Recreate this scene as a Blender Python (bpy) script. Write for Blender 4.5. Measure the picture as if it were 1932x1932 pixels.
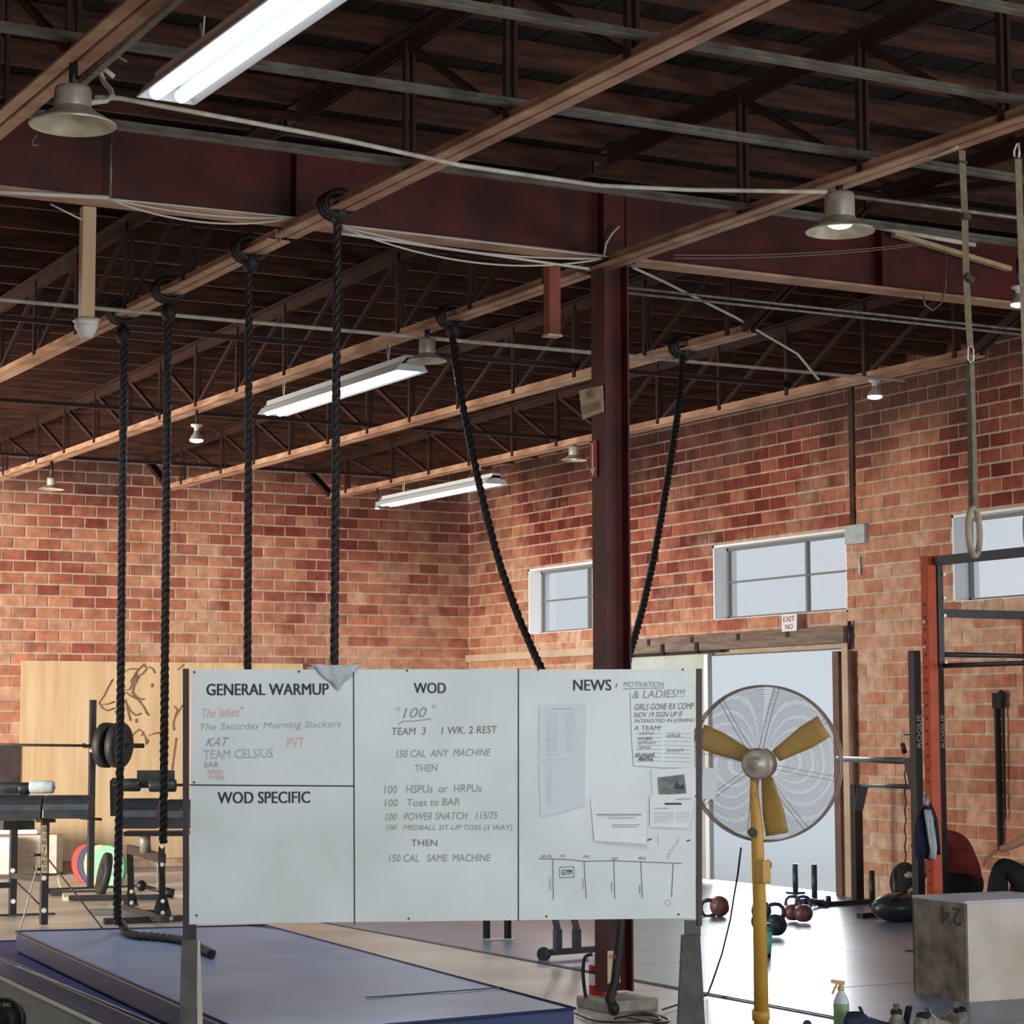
import bpy, bmesh, math, random
import numpy as np
from mathutils import Vector, Matrix, Euler
random.seed(7)
for o in list(bpy.data.objects): bpy.data.objects.remove(o)
SC = bpy.context.scene
COL = SC.collection
PI = math.pi
# ------------------------------------------------------------------ camera
F, YAW, PITCH, ROLL, H = 4210.0, .5004, .0953, .0027, 1.72
def cam_rows():
    fwd = Vector((math.sin(YAW)*math.cos(PITCH), math.cos(YAW)*math.cos(PITCH), math.sin(PITCH)))
    rt = Vector((math.cos(YAW), -math.sin(YAW), 0)); dn = fwd.cross(rt)
    c, s = math.cos(ROLL), math.sin(ROLL)
    return c*rt+s*dn, -s*rt+c*dn, fwd
RT, DN, FW = cam_rows()
O0 = Vector((0, 0, H))
def ray(u, v): return RT*((u-966)/F)+DN*((v-966)/F)+FW
def PX(u, v, X): d = ray(u, v); return O0+d*(X/d.x)
def PY(u, v, Y): d = ray(u, v); return O0+d*(Y/d.y)
def PZ(u, v, Z): d = ray(u, v); return O0+d*((Z-H)/d.z)
def PD(u, v, D): return O0+ray(u, v)*D
def proj(p):
    c = Vector(p)-O0; z = c.dot(FW)
    return 966+F*c.dot(RT)/z, 966+F*c.dot(DN)/z, z
cd = bpy.data.cameras.new('camera'); cam = bpy.data.objects.new('camera', cd); COL.objects.link(cam)
cd.sensor_width = 36; cd.lens = F/1932*36; cd.clip_end = 300
m = Matrix.Identity(4)
for i in range(3):
    m[i][0], m[i][1], m[i][2], m[i][3] = RT[i], -DN[i], -FW[i], O0[i]
cam.matrix_world = m
SC.camera = cam
# ------------------------------------------------------------------ world, sun, daylight, exposure
SC.view_settings.view_transform = 'Standard'; SC.view_settings.look = 'None'
SC.view_settings.gamma = 1; SC.view_settings.use_curve_mapping = False
SC.view_settings.exposure = 0
w = bpy.data.worlds.new('sky'); SC.world = w; w.use_nodes = True
bg = w.node_tree.nodes['Background']; bg.inputs[0].default_value = (.60, .665, .73, 1); bg.inputs[1].default_value = 1.02
def light(kind, name, loc, d, energy, color=(1, 1, 1), size=None, sizey=None, angle=None, spot=None):
    l = bpy.data.lights.new(name, kind); l.energy = energy; l.color = color
    if kind == 'AREA':
        l.shape = 'RECTANGLE'; l.size = size; l.size_y = sizey
    if angle: l.angle = angle
    if spot: l.spread = spot
    o = bpy.data.objects.new(name, l); COL.objects.link(o); o.location = loc
    o.rotation_euler = Vector(d).to_track_quat('-Z', 'Y').to_euler()
    return o
light('SUN', 'hazy_sun', (20, 28, 8), (-.60, -.78, -.20), 1.7, (.93, .97, 1), angle=math.radians(22))
light('AREA', 'daylight_front_doorway', (4, -6.6, 1.9), (.16, 1, .02), 800, (.93, .97, 1), 9, 3.4)
light('AREA', 'daylight_left_doorway', (-2.8, 19.5, 1.7), (1, .62, .0), 1350, (1, .92, .82), 5, 3.0, spot=math.radians(120))
light('AREA', 'daylight_right_doorway', (13.6, 4, 1.8), (-1, .35, 0), 240, (.95, .98, 1), 6, 3.0)
# ------------------------------------------------------------------ helpers
def lin(c): return tuple(((x/255)/12.92 if x/255 <= .04045 else ((x/255+.055)/1.055)**2.4) for x in c)
def ntree(name):
    m = bpy.data.materials.new(name); m.use_nodes = True
    t = m.node_tree; b = t.nodes['Principled BSDF']; return m, t, b
def mat(name, c, rough=.6, metal=0, c2=None, scale=8, stretch=(1, 1, 1), bump=0, spec=.5, emit=None, es=1, lo=.35, hi=.65, detail=4):
    m, t, b = ntree(name)
    b.inputs['Base Color'].default_value = (*lin(c), 1); b.inputs['Roughness'].default_value = rough
    b.inputs['Metallic'].default_value = metal; b.inputs['Specular IOR Level'].default_value = spec
    if emit: b.inputs['Emission Color'].default_value = (*lin(emit), 1); b.inputs['Emission Strength'].default_value = es
    if c2 or bump:
        g = t.nodes.new('ShaderNodeNewGeometry'); mp = t.nodes.new('ShaderNodeMapping'); mp.inputs['Scale'].default_value = stretch
        n = t.nodes.new('ShaderNodeTexNoise'); n.inputs['Scale'].default_value = scale; n.inputs['Detail'].default_value = detail
        t.links.new(g.outputs['Position'], mp.inputs[0]); t.links.new(mp.outputs[0], n.inputs['Vector'])
        if c2:
            r = t.nodes.new('ShaderNodeValToRGB'); r.color_ramp.elements[0].position = lo; r.color_ramp.elements[1].position = hi
            r.color_ramp.elements[0].color = (*lin(c), 1); r.color_ramp.elements[1].color = (*lin(c2), 1)
            t.links.new(n.outputs['Fac'], r.inputs[0]); t.links.new(r.outputs[0], b.inputs['Base Color'])
        if bump:
            bp = t.nodes.new('ShaderNodeBump'); bp.inputs['Strength'].default_value = bump; bp.inputs['Distance'].default_value = .01
            t.links.new(n.outputs['Fac'], bp.inputs['Height']); t.links.new(bp.outputs[0], b.inputs['Normal'])
    return m
M = {}
M['maroon'] = mat('maroon_paint', (94, 30, 24), .55, 0, (60, 20, 17), 3, bump=.1)
M['truss'] = mat('truss_paint', (58, 28, 21), .6, 0, (38, 18, 14), 4, bump=.1)
M['chord'] = mat('chord_bounce_tan', (200, 162, 134), .5, 0, (150, 108, 84), 3, bump=.1)  # pale dusty tan with light bounced off the floor painted into it
M['galv'] = mat('galvanised_steel', (150, 148, 136), .45, .4, (112, 110, 102), 20)
M['conduit'] = mat('conduit_paint', (205, 198, 182), .5, 0, (170, 160, 145), 10)
M['wire'] = mat('white_wire', (214, 208, 196), .6)
M['wood'] = mat('joist_wood', (92, 50, 30), .8, 0, (44, 24, 15), 3, (1, 8, 8), bump=.2)
M['plank'] = mat('deck_wood', (46, 36, 28), .85, 0, (20, 14, 11), 2.2, (9, 1, 9), bump=.2)
M['black'] = mat('black_steel', (26, 27, 30), .42, 0, (36, 38, 42), 12)
M['rubber'] = mat('black_rubber', (24, 24, 25), .6, 0, (34, 34, 35), 20)
M['vinyl'] = mat('black_vinyl', (38, 42, 45), .33, 0, (52, 57, 60), 10, bump=.05)
M['rope'] = mat('black_rope', (17, 15, 15), .6, 0, (38, 34, 32), 60)
M['white'] = mat('white_board', (206, 214, 215), .32, 0, (192, 202, 200), 2.2)
M['paper'] = mat('white_paper', (226, 230, 234), .7)
M['paperdim'] = mat('aged_paper', (208, 216, 222), .7)
M['dark'] = mat('dark_frame_paint', (46, 36, 44), .5)
M['ink'] = mat('black_ink', (28, 26, 34), .5)
M['marker'] = mat('grey_marker_ink', (146, 150, 144), .6)
M['marker2'] = mat('faded_marker_ink', (160, 170, 172), .6)
M['markerd'] = mat('dark_marker_ink', (116, 112, 106), .6)
M['red_ink'] = mat('faded_red_ink', (204, 168, 168), .6)
M['silver'] = mat('spun_aluminium', (196, 190, 174), .4, .3, (160, 152, 136), 10)
M['shade_in'] = mat('dusty_reflector', (206, 196, 172), .55, 0, (170, 158, 132), 9)
M['tube'] = mat('lit_tube', (255, 255, 255), .4, emit=(214, 222, 230), es=1.25)
M['bulb'] = mat('lit_bulb', (255, 255, 255), .4, emit=(224, 230, 240), es=1.6)
M['fixture'] = mat('fixture_enamel', (206, 212, 214), .4)
M['ply'] = mat('birch_plywood', (214, 186, 148), .6, 0, (198, 166, 124), 1.6, (6, 6, .5), bump=.05)
M['plyw'] = mat('pale_plywood', (212, 200, 182), .6, 0, (198, 184, 162), 2.5, (1, 1, 5))
M['char'] = mat('charcoal_drawing', (134, 104, 78), .8)
M['blue'] = mat('blue_mat_vinyl', (104, 128, 162), .38, 0, (124, 146, 174), 2.4, bump=.12)
M['blued'] = mat('navy_mat_vinyl', (36, 50, 92), .45, 0, (46, 62, 108), 3, bump=.1)
M['seam'] = mat('seam_piping', (28, 40, 86), .5)
M['yellow'] = mat('yellow_enamel', (206, 160, 66), .38, 0, (196, 148, 58), 6)
M['yellowb'] = mat('yellow_blade', (196, 158, 70), .5)
M['guard'] = mat('guard_wire', (150, 132, 116), .45, .3)
M['motor'] = mat('motor_housing', (166, 150, 140), .4, .2)
M['orange'] = mat('orange_powdercoat', (206, 78, 26), .5, 0, (190, 66, 20), 8)
M['steelblue'] = mat('charcoal_powdercoat', (54, 62, 70), .42, 0, (46, 52, 58), 10)
M['bolt'] = mat('zinc_bolt', (206, 206, 202), .35, .5)
M['red'] = mat('extinguisher_red', (186, 38, 30), .3)
M['redsign'] = mat('sign_red', (196, 44, 34), .5)
M['cream'] = mat('cream_sign', (206, 192, 164), .6, 0, (190, 172, 142), 8)
M['signink'] = mat('faded_orange_ink', (164, 96, 66), .7)
M['concrete2'] = mat('pier_concrete', (168, 160, 146), .8, 0, (140, 132, 120), 12)
M['doorpaint'] = mat('pale_green_door_paint', (186, 194, 184), .6, 0, (172, 180, 170), 3)
M['greywood'] = mat('weathered_beam', (134, 116, 102), .75, 0, (104, 88, 78), 3, (8, 1, 8), bump=.3)
M['trimtan'] = mat('tan_trim', (196, 176, 150), .6, 0, (178, 156, 130), 4)
M['pipe'] = mat('brown_pipe', (120, 92, 78), .5, 0, (96, 70, 60), 5)
M['jamb'] = mat('white_jamb_paint', (246, 247, 248), .5)
M['sash'] = mat('steel_sash', (120, 122, 118), .5)
M['skin'] = mat('skin', (196, 150, 126), .55)
M['tan'] = mat('tanned_skin', (176, 132, 98), .55)
M['redshirt'] = mat('dark_red_cotton', (134, 50, 48), .85, 0, (100, 34, 34), 9, bump=.2)
M['blackcloth'] = mat('black_cloth', (22, 20, 22), .85, 0, (32, 30, 32), 12, bump=.2)
M['navy'] = mat('navy_cloth', (30, 38, 62), .85, 0, (40, 52, 82), 10, bump=.2)
M['greycloth'] = mat('grey_cloth', (168, 178, 180), .85, 0, (190, 198, 200), 12, bump=.2)
M['rag'] = mat('grey_rag', (160, 170, 174), .9, 0, (186, 194, 196), 14, bump=.4)
M['strap'] = mat('tan_webbing', (150, 138, 110), .8, 0, (128, 116, 92), 30)
M['strapd'] = mat('grey_webbing', (78, 74, 66), .8, 0, (60, 56, 50), 30)
M['ringwood'] = mat('ring_wood', (180, 164, 140), .5, 0, (160, 142, 118), 15)
M['boxside'] = mat('worn_shaded_box_side', (148, 138, 118), .8, 0, (92, 84, 68), 7, bump=.2, detail=8)  # mottled wear, darkened to paint in the shade on the unlit side
M['boxfront'] = mat('box_plywood', (214, 206, 194), .65, 0, (196, 182, 164), 3.5, detail=6)
M['boxtop'] = mat('box_top', (188, 196, 206), .5, 0, (176, 184, 196), 5)
M['kb'] = mat('brown_kettlebell', (120, 74, 66), .4, 0, (86, 50, 50), 10)
M['kbd'] = mat('dark_kettlebell', (60, 40, 44), .35)
M['kbt'] = mat('teal_kettlebell', (42, 62, 66), .4)
M['purple'] = mat('purple_handle', (62, 56, 96), .4)
M['teal'] = mat('teal_plastic', (96, 196, 196), .35)
M['teald'] = mat('dark_teal_plastic', (44, 96, 98), .35)
M['green'] = mat('green_label', (140, 176, 132), .45)
M['cleargrey'] = mat('milky_plastic', (206, 214, 216), .3)
M['ltyellow'] = mat('yellow_trigger', (204, 176, 110), .5)
M['iron'] = mat('cast_iron', (52, 54, 52), .5, .3, (38, 40, 38), 14, bump=.15)
M['platered'] = mat('red_bumper', (176, 56, 44), .5)
M['plategreen'] = mat('green_bumper', (122, 184, 140), .5)
M['plateyel'] = mat('yellow_bumper', (196, 176, 112), .5)
M['plateblue'] = mat('navy_bumper', (40, 52, 92), .5)
M['darkpanel'] = mat('dark_panel', (72, 60, 58), .6, 0, (52, 42, 42), 6)
M['shoe'] = mat('grey_shoe_mesh', (150, 140, 128), .8, 0, (96, 90, 84), 22)
M['shoew'] = mat('white_shoe', (210, 220, 224), .7)
M['soot'] = mat('soot_stained_joint', (48, 34, 30), .85, 0, (80, 58, 48), 6)
M['photo'] = mat('grey_photo', (120, 120, 116), .5, 0, (84, 86, 84), 30)
M['whitef'] = mat('smoke_detector_white', (214, 214, 208), .5)
M['strutgrey'] = mat('bridging_steel', (112, 106, 96), .55, 0, (74, 68, 60), 6)
M['postgrey'] = mat('dusty_post', (66, 68, 66), .7, 0, (84, 84, 80), 12)
M['rust'] = mat('rust_brown_paint', (150, 78, 54), .6, 0, (112, 52, 36), 5)
M['olive'] = mat('olive_rubber', (84, 84, 74), .7, 0, (66, 68, 60), 12)
M['outside'] = mat('sunlit_concrete', (170, 176, 180), .8)

def glass():
    m, t, b = ntree('window_glass'); t.nodes.remove(b)
    tr = t.nodes.new('ShaderNodeBsdfTransparent'); gl = t.nodes.new('ShaderNodeBsdfGlossy'); gl.inputs['Roughness'].default_value = .08
    mx = t.nodes.new('ShaderNodeMixShader'); mx.inputs[0].default_value = .06
    t.links.new(tr.outputs[0], mx.inputs[1]); t.links.new(gl.outputs[0], mx.inputs[2])
    t.links.new(mx.outputs[0], t.nodes['Material Output'].inputs[0]); return m
M['glass'] = glass()

BW, BH, Z0 = .294, .139, .097
def brick_mat(name='brick_clay', mortar=False):
    m, t, b = ntree(name); N = t.nodes; L = t.links
    g = N.new('ShaderNodeNewGeometry'); s = N.new('ShaderNodeSeparateXYZ'); L.new(g.outputs['Position'], s.inputs[0])
    def ma(op, a, bb=None):
        n = N.new('ShaderNodeMath'); n.operation = op
        for i, x in enumerate((a, bb)):
            if x is None: continue
            if isinstance(x, (int, float)): n.inputs[i].default_value = x
            else: L.new(x, n.inputs[i])
        return n.outputs[0]
    row = ma('FLOOR', ma('DIVIDE', ma('SUBTRACT', s.outputs[2], Z0), BH))
    half = ma('MULTIPLY', ma('FLOORED_MODULO', row, 2.0), .5)
    a = ma('ADD', s.outputs[0], s.outputs[1])
    colm = ma('FLOOR', ma('SUBTRACT', ma('DIVIDE', ma('ADD', a, 0.0), BW), half))
    cx = N.new('ShaderNodeCombineXYZ'); L.new(colm, cx.inputs[0]); L.new(row, cx.inputs[1])
    wn = N.new('ShaderNodeTexWhiteNoise'); wn.noise_dimensions = '2D'; L.new(cx.outputs[0], wn.inputs['Vector'])
    r = N.new('ShaderNodeValToRGB'); cr = r.color_ramp
    st = [(0, (84, 34, 30)), (.2, (122, 54, 44)), (.4, (152, 86, 68)), (.6, (182, 120, 92)), (.8, (192, 145, 116)), (1, (204, 170, 146))]
    cr.elements[0].position = 0; cr.elements[0].color = (*lin(st[0][1]), 1); cr.elements[1].position = 1; cr.elements[1].color = (*lin(st[-1][1]), 1)
    for p, c in st[1:-1]:
        e = cr.elements.new(p); e.color = (*lin(c), 1)
    big = N.new('ShaderNodeTexNoise'); big.inputs['Scale'].default_value = .55; big.inputs['Detail'].default_value = 3
    L.new(g.outputs['Position'], big.inputs['Vector'])
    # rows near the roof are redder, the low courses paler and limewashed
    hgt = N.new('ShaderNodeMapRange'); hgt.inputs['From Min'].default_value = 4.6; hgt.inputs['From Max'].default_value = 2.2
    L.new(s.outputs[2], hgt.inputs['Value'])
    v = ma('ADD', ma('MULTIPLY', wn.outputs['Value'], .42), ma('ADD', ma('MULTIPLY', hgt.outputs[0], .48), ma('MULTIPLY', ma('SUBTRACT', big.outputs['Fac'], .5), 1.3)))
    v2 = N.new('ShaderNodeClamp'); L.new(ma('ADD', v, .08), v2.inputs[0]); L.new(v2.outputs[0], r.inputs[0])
    # limewash patches
    n2 = N.new('ShaderNodeTexNoise'); n2.inputs['Scale'].default_value = 1.3; n2.inputs['Detail'].default_value = 6; L.new(g.outputs['Position'], n2.inputs['Vector'])
    mr = N.new('ShaderNodeMapRange'); mr.inputs['From Min'].default_value = .5; mr.inputs['From Max'].default_value = .72; mr.inputs['To Max'].default_value = .6
    L.new(n2.outputs['Fac'], mr.inputs['Value'])
    mx = N.new('ShaderNodeMixRGB'); L.new(mr.outputs[0], mx.inputs[0]); L.new(r.outputs[0], mx.inputs[1]); mx.inputs[2].default_value = (*lin((196, 158, 130)), 1)
    if mortar:
        r.color_ramp.elements.remove(r.color_ramp.elements[1]); [r.color_ramp.elements.remove(r.color_ramp.elements[1]) for _ in range(len(r.color_ramp.elements)-2)]
        r.color_ramp.elements[0].color = (*lin((166, 142, 120)), 1); r.color_ramp.elements[-1].color = (*lin((206, 190, 170)), 1)
        L.new(big.outputs['Fac'], r.inputs[0]); mx.inputs[2].default_value = (*lin((196, 176, 154)), 1)
    # soot stain of the corner; the top courses darken with height
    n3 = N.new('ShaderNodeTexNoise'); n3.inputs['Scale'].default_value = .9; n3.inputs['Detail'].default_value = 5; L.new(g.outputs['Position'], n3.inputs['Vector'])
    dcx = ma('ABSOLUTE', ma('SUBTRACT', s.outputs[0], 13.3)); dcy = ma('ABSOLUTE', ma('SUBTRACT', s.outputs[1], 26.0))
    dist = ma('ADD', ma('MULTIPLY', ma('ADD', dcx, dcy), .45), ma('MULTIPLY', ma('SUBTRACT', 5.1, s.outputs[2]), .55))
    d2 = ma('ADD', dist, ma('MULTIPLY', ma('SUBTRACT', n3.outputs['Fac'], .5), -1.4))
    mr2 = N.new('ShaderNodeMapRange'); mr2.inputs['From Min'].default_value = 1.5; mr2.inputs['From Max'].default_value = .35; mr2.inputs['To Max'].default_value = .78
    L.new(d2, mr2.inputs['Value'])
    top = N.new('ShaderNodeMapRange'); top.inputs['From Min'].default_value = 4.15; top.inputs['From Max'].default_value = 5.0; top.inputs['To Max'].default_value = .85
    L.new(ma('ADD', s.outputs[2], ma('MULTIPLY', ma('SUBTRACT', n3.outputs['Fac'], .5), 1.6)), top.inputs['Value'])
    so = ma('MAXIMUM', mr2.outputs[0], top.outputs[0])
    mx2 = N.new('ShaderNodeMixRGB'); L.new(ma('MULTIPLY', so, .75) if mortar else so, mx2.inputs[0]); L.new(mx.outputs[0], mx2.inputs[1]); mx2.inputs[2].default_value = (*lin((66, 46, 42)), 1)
    n5 = N.new('ShaderNodeTexNoise'); n5.inputs['Scale'].default_value = 9; n5.inputs['Detail'].default_value = 8; L.new(g.outputs['Position'], n5.inputs['Vector'])
    mr5 = N.new('ShaderNodeMapRange'); mr5.inputs['From Min'].default_value = .3; mr5.inputs['From Max'].default_value = .7; mr5.inputs['To Min'].default_value = .72; mr5.inputs['To Max'].default_value = 1.2
    L.new(n5.outputs['Fac'], mr5.inputs['Value']); vm = N.new('ShaderNodeVectorMath'); vm.operation = 'SCALE'; L.new(mx2.outputs[0], vm.inputs[0]); L.new(mr5.outputs[0], vm.inputs['Scale'])
    L.new(vm.outputs[0], b.inputs['Base Color']); b.inputs['Roughness'].default_value = .85; b.inputs['Specular IOR Level'].default_value = .25
    nb = N.new('ShaderNodeTexNoise'); nb.inputs['Scale'].default_value = 40; L.new(g.outputs['Position'], nb.inputs['Vector'])
    bp = N.new('ShaderNodeBump'); bp.inputs['Strength'].default_value = .25; bp.inputs['Distance'].default_value = .01
    L.new(nb.outputs['Fac'], bp.inputs['Height']); L.new(bp.outputs[0], b.inputs['Normal'])
    return m
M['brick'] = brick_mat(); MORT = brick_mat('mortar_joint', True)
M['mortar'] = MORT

def floor_mats():
    c = mat('floor_concrete', (204, 196, 180), .36, 0, (150, 138, 122), 1.0, (1, 1, 1), bump=.05, detail=7, lo=.3, hi=.72)
    r = mat('floor_rubber', (98, 113, 132), .32, 0, (116, 130, 148), 2.2, bump=.06, detail=6, spec=.6)
    return c, r
M['floor'], M['frubber'] = floor_mats()

class B:
    def __init__(s): s.v = []; s.f = []; s.sm = []
    def add(s, vs, fs, smooth=False):
        n = len(s.v); s.v += [Vector(x) for x in vs]; s.f += [tuple(i+n for i in f) for f in fs]; s.sm += [smooth]*len(fs); return s
    def box(s, c, d, rot=None):
        c = Vector(c); R = rot.to_matrix() if isinstance(rot, Euler) else (rot or Matrix.Identity(3))
        vs = [c+R@Vector((x*d[0]/2, y*d[1]/2, z*d[2]/2)) for x in (-1, 1) for y in (-1, 1) for z in (-1, 1)]
        return s.add(vs, [(0, 1, 3, 2), (4, 6, 7, 5), (0, 4, 5, 1), (2, 3, 7, 6), (0, 2, 6, 4), (1, 5, 7, 3)])
    def beam(s, p, q, w, h, up=(0, 0, 1)):
        p, q = Vector(p), Vector(q); d = (q-p); L = d.length; d.normalize(); u = Vector(up)
        if abs(d.dot(u)) > .98: u = Vector((0, 1, 0)) if abs(d.y) < .9 else Vector((1, 0, 0))
        x = d.cross(u).normalized(); z = x.cross(d).normalized()
        return s.box((p+q)/2, (w, L, h), Matrix((x, d, z)).transposed())
    def tube(s, pts, r, n=8, closed=False, cap=True):
        P = [Vector(p) for p in pts]; N = len(P); rs = r if isinstance(r, (list, tuple)) else [r]*N
        t0 = (P[1]-P[0]).normalized(); a = t0.orthogonal().normalized(); rings = []
        for i in range(N):
            if closed: t = (P[(i+1) % N]-P[i-1]).normalized()
            else: t = (P[min(i+1, N-1)]-P[max(i-1, 0)]).normalized()
            a = (a-t*a.dot(t)); a = a.normalized() if a.length > 1e-6 else t.orthogonal().normalized()
            b = t.cross(a)
            rings.append([P[i]+(a*math.cos(2*PI*k/n)+b*math.sin(2*PI*k/n))*rs[i] for k in range(n)])
        vs = [v for g in rings for v in g]; fs = []
        for i in range(N if closed else N-1):
            j = (i+1) % N
            for k in range(n): fs.append((i*n+k, i*n+(k+1) % n, j*n+(k+1) % n, j*n+k))
        s.add(vs, fs, True)
        if cap and not closed: s.add(rings[0], [tuple(range(n))[::-1]]); s.add(rings[-1], [tuple(range(n))])
        return s
    def lathe(s, prof, c, axis=(0, 0, 1), n=24, smooth=True):
        c = Vector(c); ax = Vector(axis).normalized(); a = ax.orthogonal().normalized(); b = ax.cross(a); vs = []; fs = []
        for (r, h) in prof:
            for k in range(n): vs.append(c+ax*h+(a*math.cos(2*PI*k/n)+b*math.sin(2*PI*k/n))*max(r, 1e-4))
        for i in range(len(prof)-1):
            for k in range(n): fs.append((i*n+k, i*n+(k+1) % n, (i+1)*n+(k+1) % n, (i+1)*n+k))
        return s.add(vs, fs, smooth)
    def cyl(s, c, r, h, axis=(0, 0, 1), n=24):
        return s.lathe([(0, -h/2), (r, -h/2), (r, -h/2), (r, h/2), (r, h/2), (0, h/2)], c, axis, n, False)
    def ball(s, c, r, sq=(1, 1, 1), n=20, m=12):
        vs = []; fs = []; c = Vector(c)
        for i in range(m+1):
            t = PI*i/m
            for k in range(n):
                p = 2*PI*k/n; vs.append(c+Vector((r*sq[0]*math.sin(t)*math.cos(p), r*sq[1]*math.sin(t)*math.sin(p), r*sq[2]*math.cos(t))))
        for i in range(m):
            for k in range(n): fs.append((i*n+k, (i+1)*n+k, (i+1)*n+(k+1) % n, i*n+(k+1) % n))
        return s.add(vs, fs, True)
    def prism(s, pts, ext):
        n = len(pts); P = [Vector(p) for p in pts]; e = Vector(ext)
        fs = [tuple(range(n))[::-1], tuple(range(n, 2*n))]+[(i, (i+1) % n, (i+1) % n+n, i+n) for i in range(n)]
        return s.add(P+[p+e for p in P], fs)
def wpos(o):
    p = Vector((0, 0, 0))
    while o: p += Vector(o.location); o = o.parent
    return p
def build(name, b, m, parent=None, loc=None, bevel=0):
    me = bpy.data.meshes.new(name)
    base = wpos(parent) if parent else (Vector(loc) if loc is not None else Vector((0, 0, 0)))
    me.from_pydata([tuple(v-base) for v in b.v], [], b.f)
    me.materials.append(m if not isinstance(m, str) else M[m])
    me.polygons.foreach_set('use_smooth', b.sm)
    bm = bmesh.new(); bm.from_mesh(me); bmesh.ops.remove_doubles(bm, verts=bm.verts, dist=1e-6) if not any(b.sm) else bmesh.ops.remove_doubles(bm, verts=bm.verts, dist=2e-5)
    bmesh.ops.recalc_face_normals(bm, faces=bm.faces); bm.to_mesh(me); bm.free(); me.update()
    o = bpy.data.objects.new(name, me); COL.objects.link(o)
    if parent: o.parent = parent
    else: o.location = base
    if bevel:
        md = o.modifiers.new('bevel', 'BEVEL'); md.width = bevel; md.segments = 2; md.limit_method = 'ANGLE'
    return o
def thing(name, label, cat, loc, group=None):
    o = bpy.data.objects.new(name, None); COL.objects.link(o); o.location = loc; o.empty_display_size = .1
    o['label'] = label; o['category'] = cat
    if group: o['group'] = group
    return o
def tag(o, label, cat, group=None):
    o['label'] = label; o['category'] = cat
    if group: o['group'] = group
    return o
def struct(o): o['kind'] = 'structure'; return o
def smooth(P, sub=5):
    P = [Vector(p_) for p_ in P]; out = []
    for i in range(len(P)-1):
        p0, p1, p2, p3 = P[max(i-1, 0)], P[i], P[i+1], P[min(i+2, len(P)-1)]
        for k in range(sub):
            t_2 = k/sub; out.append(.5*((2*p1)+(p2-p0)*t_2+(2*p0-5*p1+4*p2-p3)*t_2**2+(3*p1-p0-3*p2+p3)*t_2**3))
    return out+[P[-1]]
def catenary(p, q, sag, n=16):
    p, q = Vector(p), Vector(q)
    return [p.lerp(q, i/n)+Vector((0, 0, -4*sag*(i/n)*(1-i/n))) for i in range(n+1)]
_tc = {}
def text_mesh(s, off=0):
    key = (s, off)
    if key in _tc: return _tc[key]
    c = bpy.data.curves.new('lettering', 'FONT'); c.body = s; c.size = 1; c.extrude = 0; c.resolution_u = 3; c.offset = off
    o = bpy.data.objects.new('lettering', c); COL.objects.link(o)
    bpy.context.view_layer.update()
    me = bpy.data.meshes.new_from_object(o.evaluated_get(bpy.context.evaluated_depsgraph_get()))
    vs = np.array([v.co[:2] for v in me.vertices]); fs = [tuple(p.vertices) for p in me.polygons]
    bpy.data.objects.remove(o)
    lo = vs.min(0); hi = vs.max(0); vs = (vs-lo)/(hi-lo); _tc[key] = (vs, fs); return _tc[key]
def text(name, s, p, xv, yv, m, parent, shear=0, thick=.0):
    """text filling the parallelogram p + a*xv + b*yv"""
    vs, fs = text_mesh(s); b = B(); p, xv, yv = Vector(p), Vector(xv), Vector(yv); shear = shear*2*yv.length/xv.length
    bold = m == 'ink' and len(s) > 2
    for k in ((-1, 0, 1) if bold else (0,)):
        sh = xv.normalized()*yv.length*.03*k
        b.add([p+sh+xv*(float(x)+shear*float(y))+yv*float(y)+xv.cross(yv).normalized()*.0001*k for x, y in vs], fs)
    return build(name, b, m, parent)
# ------------------------------------------------------------------ the hall
WX, WY, LX, FY = 13.77, 26.38, -3.0, -7.0
SLOPE = .0157
def top_z(y): return 5.06+(WY-y)*SLOPE        # underside of the joists
# floor
fl = struct(build('floor', B().box(((LX+WX)/2, (FY+WY)/2, -.06), (WX-LX+.6, WY-FY+.6, .12)), 'floor'))
# rubber sheets on the right-hand half
SEAMX = 8.06
ys = [11.95-1.83*k for k in range(0, 8)]+[11.95]+[11.95+1.83*k for k in range(1, 8)]
ys = sorted(set(round(y, 3) for y in ys if FY < y < WY-.3)) + [WY-.1]
for i in range(len(ys)-1):
    for (xa, xb) in ((SEAMX, 10.95), (10.95, WX-.05)):
        y0, y1 = ys[i], ys[i+1]
        gx = .006
        build('rubber_sheet', B().box(((xa+xb)/2, (y0+y1)/2, .006), (xb-xa-gx, y1-y0-gx, .012)), 'frubber', fl)
build('floor_seam', B().box((SEAMX, 11, .003), (.05, 30, .008)), 'black', fl)
b = B().box((10.9, 11.95, .004), (5.7, .035, .018)); build('floor_seam', b, 'black', fl)
build('threshold_strip', B().beam(PZ(1500, 1710, .012), PZ(1672, 1699, .012), .12, .02), 'trimtan', fl)

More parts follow.
